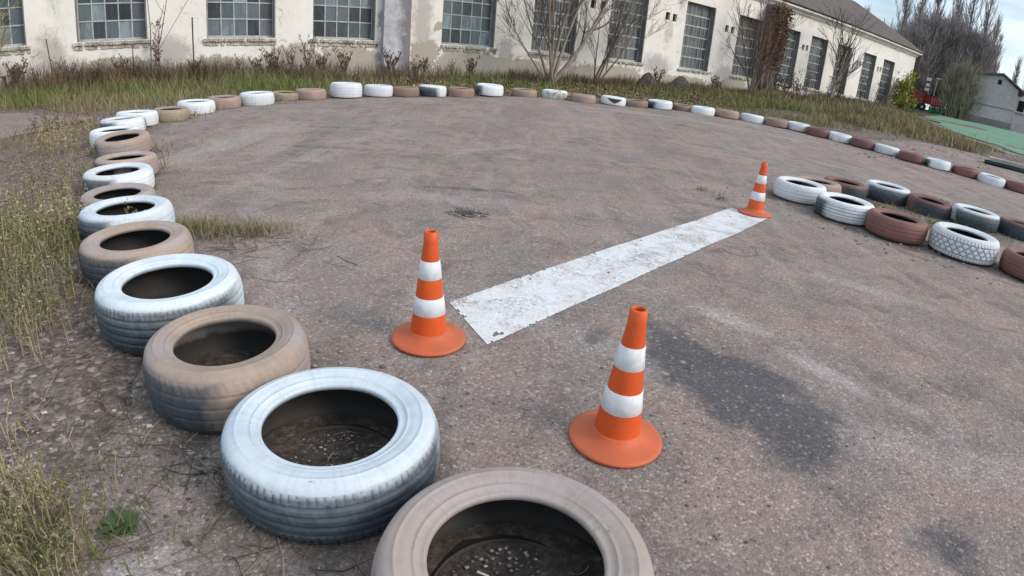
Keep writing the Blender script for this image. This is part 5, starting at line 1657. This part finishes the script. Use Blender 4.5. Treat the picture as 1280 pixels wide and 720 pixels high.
# ------------------------------------------------------------------ dead twigs and straw on the near ground
g = MB()
def twig(x_, y_, L_, rad, zz=None):
    a = r_.uniform(0, 6.28); pts = []
    z0 = gz(x_, y_) if zz is None else zz
    for k in range(4):
        pts.append((x_, y_, z0 + .004 + r_.uniform(0, .012))); a += r_.uniform(-.5, .5); x_ += math.cos(a) * L_ / 3; y_ += math.sin(a) * L_ / 3
    g.tube(pts, rad, 3, cap=False)
for k in range(230):
    i = r_.choice((0, 1, 1, 2, 2, 3)); q = ROW[i]; an = R(r_.uniform(150, 300)); d_ = r_.uniform(.33, .62)
    twig(q[0] + d_ * math.cos(an), q[1] + d_ * math.sin(an), r_.uniform(.05, .24), r_.uniform(.0008, .002))
for k in range(90): twig(r_.gauss(-1.3, .4), r_.gauss(1.2, .5), r_.uniform(.04, .16), r_.uniform(.0008, .0016))
for k in range(120):
    i = r_.randrange(6); q = ROW[i]; an = r_.uniform(0, 6.28); d_ = .18 * r_.random()
    twig(q[0] + d_ * math.cos(an), q[1] + d_ * math.sin(an), r_.uniform(.03, .09), .0012, gz(q[0], q[1]) + .028)
for k in range(160): twig(r_.gauss(-1.9, .35), r_.gauss(3.3, .2), r_.uniform(.05, .25), r_.uniform(.001, .002))
g.obj('dead_twigs', leafmat('dead_twig', [(0, (.06, .045, .035)), (.6, (.15, .12, .085)), (1, (.33, .28, .19))]), None, kind='stuff')
q = ROW[0]
M_PAPER = simple("white_paper_stick", (.72, .70, .66), .7, .1, 20, 0)
for (dx, dy, a, lab) in ((-.075, .075, -.35, 'small white paper stick lying inside the nearest tyre, left one'), (-.035, .035, -.4, 'small white paper stick lying inside the nearest tyre, right one')):
    o = MB().tube([(-.016, 0, 0), (.016, 0, 0)], .003, 8).obj('paper_stick', M_PAPER); o.location = (q[0] + dx, q[1] + dy, gz(*q[:2]) + .036); o.rotation_euler = (0, .05, a); tag(o, lab, 'litter', 'paper sticks in the nearest tyre')

# ------------------------------------------------------------------ near weeds
def weed_clump(x_, y_, label, n, hh, spread, seed, leaf=.010, seeds=14, m1=M_STRAW, m2=M_WLEAF, thick=.0013, lean=.25, group='weed clumps left of the tyres', name='weed_clump', green=0.0):
    r = random.Random(seed); t = thing(name, label, 'weed', (x_, y_, gz(x_, y_) - .01), 0, group)
    st = MB(); lf = MB()
    for k in range(n):
        a = r.uniform(0, 6.28); q = spread * math.sqrt(r.random()); ox, oy = q * math.cos(a), q * math.sin(a)
        h_ = hh * r.uniform(.35, 1.0) * (1 - .3 * q / spread); la = r.uniform(0, 6.28); ln = h_ * lean * r.uniform(.2, 1.4)
        P = [Vector((ox + ln * math.cos(la) * u ** 1.7, oy + ln * math.sin(la) * u ** 1.7, h_ * u * (1 - .12 * u))) for u in (0, .3, .6, .85, 1)]
        st.tube(P, [thick * 1.5, thick * 1.3, thick, thick * .8, thick * .5], 3, cap=False)
        for w_ in range(seeds):
            u = r.uniform(.12, 1) ** .7; i = min(3, int(u * 4)); c_ = P[i].lerp(P[i + 1], u * 4 - i)
            s_ = leaf * r.uniform(.4, 1.3); a2 = r.uniform(0, 6.28); off = Vector((math.cos(a2), math.sin(a2), r.uniform(-.2, 1.2))) * s_
            e = c_ + off * r.uniform(1, 2.2)
            if r.random() < .35: st.tube([c_, e], [thick * .7, thick * .4], 3, cap=False)
            d1 = off.normalized() * s_; d2 = d1.orthogonal().normalized() * s_ * r.uniform(.25, .55)
            lf.add([e - d1, e - d2, e + d1, e + d2], [(0, 1, 2, 3)])
    st.obj('stem', m1, t, kind='stuff'); lf.obj('leaves', m2, t, kind='stuff')
    return t


weed_clump(-1.22, .74, 'dense straw green weed clump filling the bottom left corner', 95, .34, .17, 1, .008, 22, lean=.2)
weed_clump(-1.42, .88, 'paler dry weed clump just behind the one in the bottom left corner', 80, .30, .17, 2, .007, 16, m2=M_STRAW)
weed_clump(-1.66, 1.12, 'sparse dry clump by the left picture edge at mid height of the tan tyre', 16, .24, .18, 3, .007, 12, m2=M_STRAW)
weed_clump(-1.20, 1.12, 'thin sparse sprig on bare soil left of the tan tyre', 14, .14, .08, 31, .006, 6)
weed_clump(-2.25, 1.80, 'tangled weed clump at the left picture edge level with the fourth tyre', 85, .42, .30, 4, .009, 20)
weed_clump(-2.62, 2.25, 'green brown weed clump left of the fifth tyre', 95, .42, .30, 5, .009, 22)
weed_clump(-3.05, 2.70, 'thick green weed clump left of the sixth tyre', 110, .46, .34, 6, .009, 24)
weed_clump(-3.35, 3.10, 'tall straw weeds leaning over the seventh tyre', 85, .50, .30, 7, .009, 18)
weed_clump(-3.05, 3.12, 'pale dry seed heads over the left rim of the seventh tyre', 46, .42, .14, 8, .014, 16, m2=M_STRAW)
weed_clump(-3.9, 3.7, 'sparse tall weeds at the left edge behind the green clumps', 46, .55, .42, 9, .012, 10, m2=M_STRAW)
weed_clump(-4.5, 4.6, 'sparse grey brown weeds on the pale soil left of the eighth tyre', 40, .45, .5, 10, .013, 9, m2=M_BROWN)
weed_clump(-4.2, 4.2, 'wispy reddish weeds standing left of the eighth tyre', 34, .42, .3, 32, .012, 9, m2=M_BROWN)
weed_clump(-5.9, 6.3, 'low bushy weeds beside the leftmost white tyre', 70, .34, .35, 11, .013, 16, m2=M_STRAW)
weed_clump(-6.6, 6.9, 'dark weed tuft on the soil behind the leftmost white tyre', 90, .48, .45, 12, .014, 18, m2=M_BROWN)
weed_clump(-5.6, 5.7, 'thin dry weeds beside the leaning tan tyre', 40, .35, .25, 13, .018, 10, m2=M_STRAW)
weed_clump(-2.60, 3.28, 'single green weed growing through the sixth tyre', 7, .30, .04, 14, .02, 22, lean=.1, m1=M_WLEAF)
weed_clump(4.2, 6.1, 'low grass tuft between the two rows of the tyre island', 60, .10, .25, 15, .02, 6)
weed_clump(4.9, 5.6, 'low green tuft behind the diamond tread tyre', 60, .10, .28, 16, .02, 6)
weed_clump(5.75, 6.75, 'small green sprig behind the rear tyres of the island', 30, .22, .08, 17, .02, 8)
weed_clump(2.12, 5.72, 'small green tuft left of the far cone', 22, .06, .07, 18, .011, 6)
weed_clump(2.0, 6.1, 'second small green tuft behind the far cone', 18, .06, .06, 19, .011, 6)
weed_clump(.75, 14.1, 'dry tuft in front of the ochre tyre below the bare bush', 40, .30, .3, 20, .03, 8, m2=M_STRAW)

# fine grass: tuft beside tyre five, strips, sprinkled blades among the weeds
def tufts(name, cs, m_, seed, wid, hh, lean=.6, curl=.5):
    r = np.random.default_rng(seed); P = []; Hh = []
    for (cx, cy, sx, sy, n, f_) in cs:
        x = r.normal(cx, sx, n); y = r.normal(cy, sy, n)
        keep = np.min([np.hypot(x - q[0], y - q[1]) - q[2] / 2 for q in ROW[:24] + ISLAND], axis=0) > .0
        x, y = x[keep], y[keep]
        P.append(np.stack([x, y, [gz(a, b) - .004 for a, b in zip(x, y)]], 1)); Hh.append(hh * f_ * r.uniform(.3, 1.1, len(x)))
    V, Fq = blades(np.concatenate(P), np.concatenate(Hh), wid, lean, curl, seed)
    stuff(name, V, Fq, m_)


tufts('tuft_grass', [(-2.25, 3.42, .16, .10, 300, .8), (-1.95, 3.52, .2, .07, 200, .55), (-1.78, 3.60, .1, .06, 90, .6), (-2.85, 3.0, .12, .2, 300, 1.3), (-2.6, 2.2, .3, .3, 200, 1.2), (-3.4, 2.9, .4, .5, 900, 1.4), (-4.2, 4.1, .5, .5, 220, 1.0),
                     (-1.05, .97, .06, .05, 50, .4), (-1.3, .8, .18, .14, 420, 1.0), (4.3, 6.15, .5, .18, 500, .7), (5.2, 5.55, .4, .15, 350, .7), (3.1, 6.75, .3, .2, 60, .6), (2.1, 5.9, .12, .15, 60, .4)], M_GREEN, 401, .004, .14)
tufts('tuft_straw', [(-2.2, 3.38, .2, .12, 420, 1), (-1.85, 3.5, .22, .1, 300, .9), (-2.55, 2.1, .3, .3, 260, 1.3), (-3.3, 2.7, .45, .5, 1100, 1.6), (-4.4, 4.4, .6, .6, 400, 1.2), (-5.2, 5.6, .4, .5, 300, 1.2), (-1.40, .82, .2, .16, 420, 1.0),
                     (-1.75, 1.25, .2, .25, 60, .8), (4.3, 6.1, .5, .2, 500, .8), (5.1, 5.5, .4, .15, 350, .8), (-6.4, 6.5, .6, .6, 700, 1.5), (-8.5, 5.0, 1.6, .7, 400, 1.6)], M_DRY, 402, .0035, .15)
tufts('row_grass', [(q[0] * 1.03, q[1] * 1.03, .32, .2, rnd.choice((60, 160, 320)), rnd.uniform(.9, 1.9)) for q in ROW[8:46]], M_DRY, 403, .012, .10)

# broad leaved rosette
t = thing('green_rosette', 'small flat green broad leaved plant beside the bottom left weeds', 'plant', (-1.045, .965, gz(-1.045, .965)))
M_ROS = leafmat("rosette_leaf", [(0, (.040, .070, .030)), (1, (.10, .135, .06))], .6)
for k in range(26):
    a = k * 2.4; L_ = .04 + .035 * r_.random(); w_ = L_ * .26; up_ = r_.uniform(.15, .7)
    pts = []
    for u, ww in ((0, .15), (.35, .8), (.7, 1), (1, .1)):
        c_ = Vector((math.cos(a) * L_ * u, math.sin(a) * L_ * u, .006 + L_ * up_ * (u - .6 * u * u))); s_ = Vector((-math.sin(a), math.cos(a), .2)) * w_ * ww
        pts += [c_ - s_, c_ + s_]
    MB().add(pts, [(0, 1, 3, 2), (2, 3, 5, 4), (4, 5, 7, 6)]).obj('leaf', M_ROS, t)
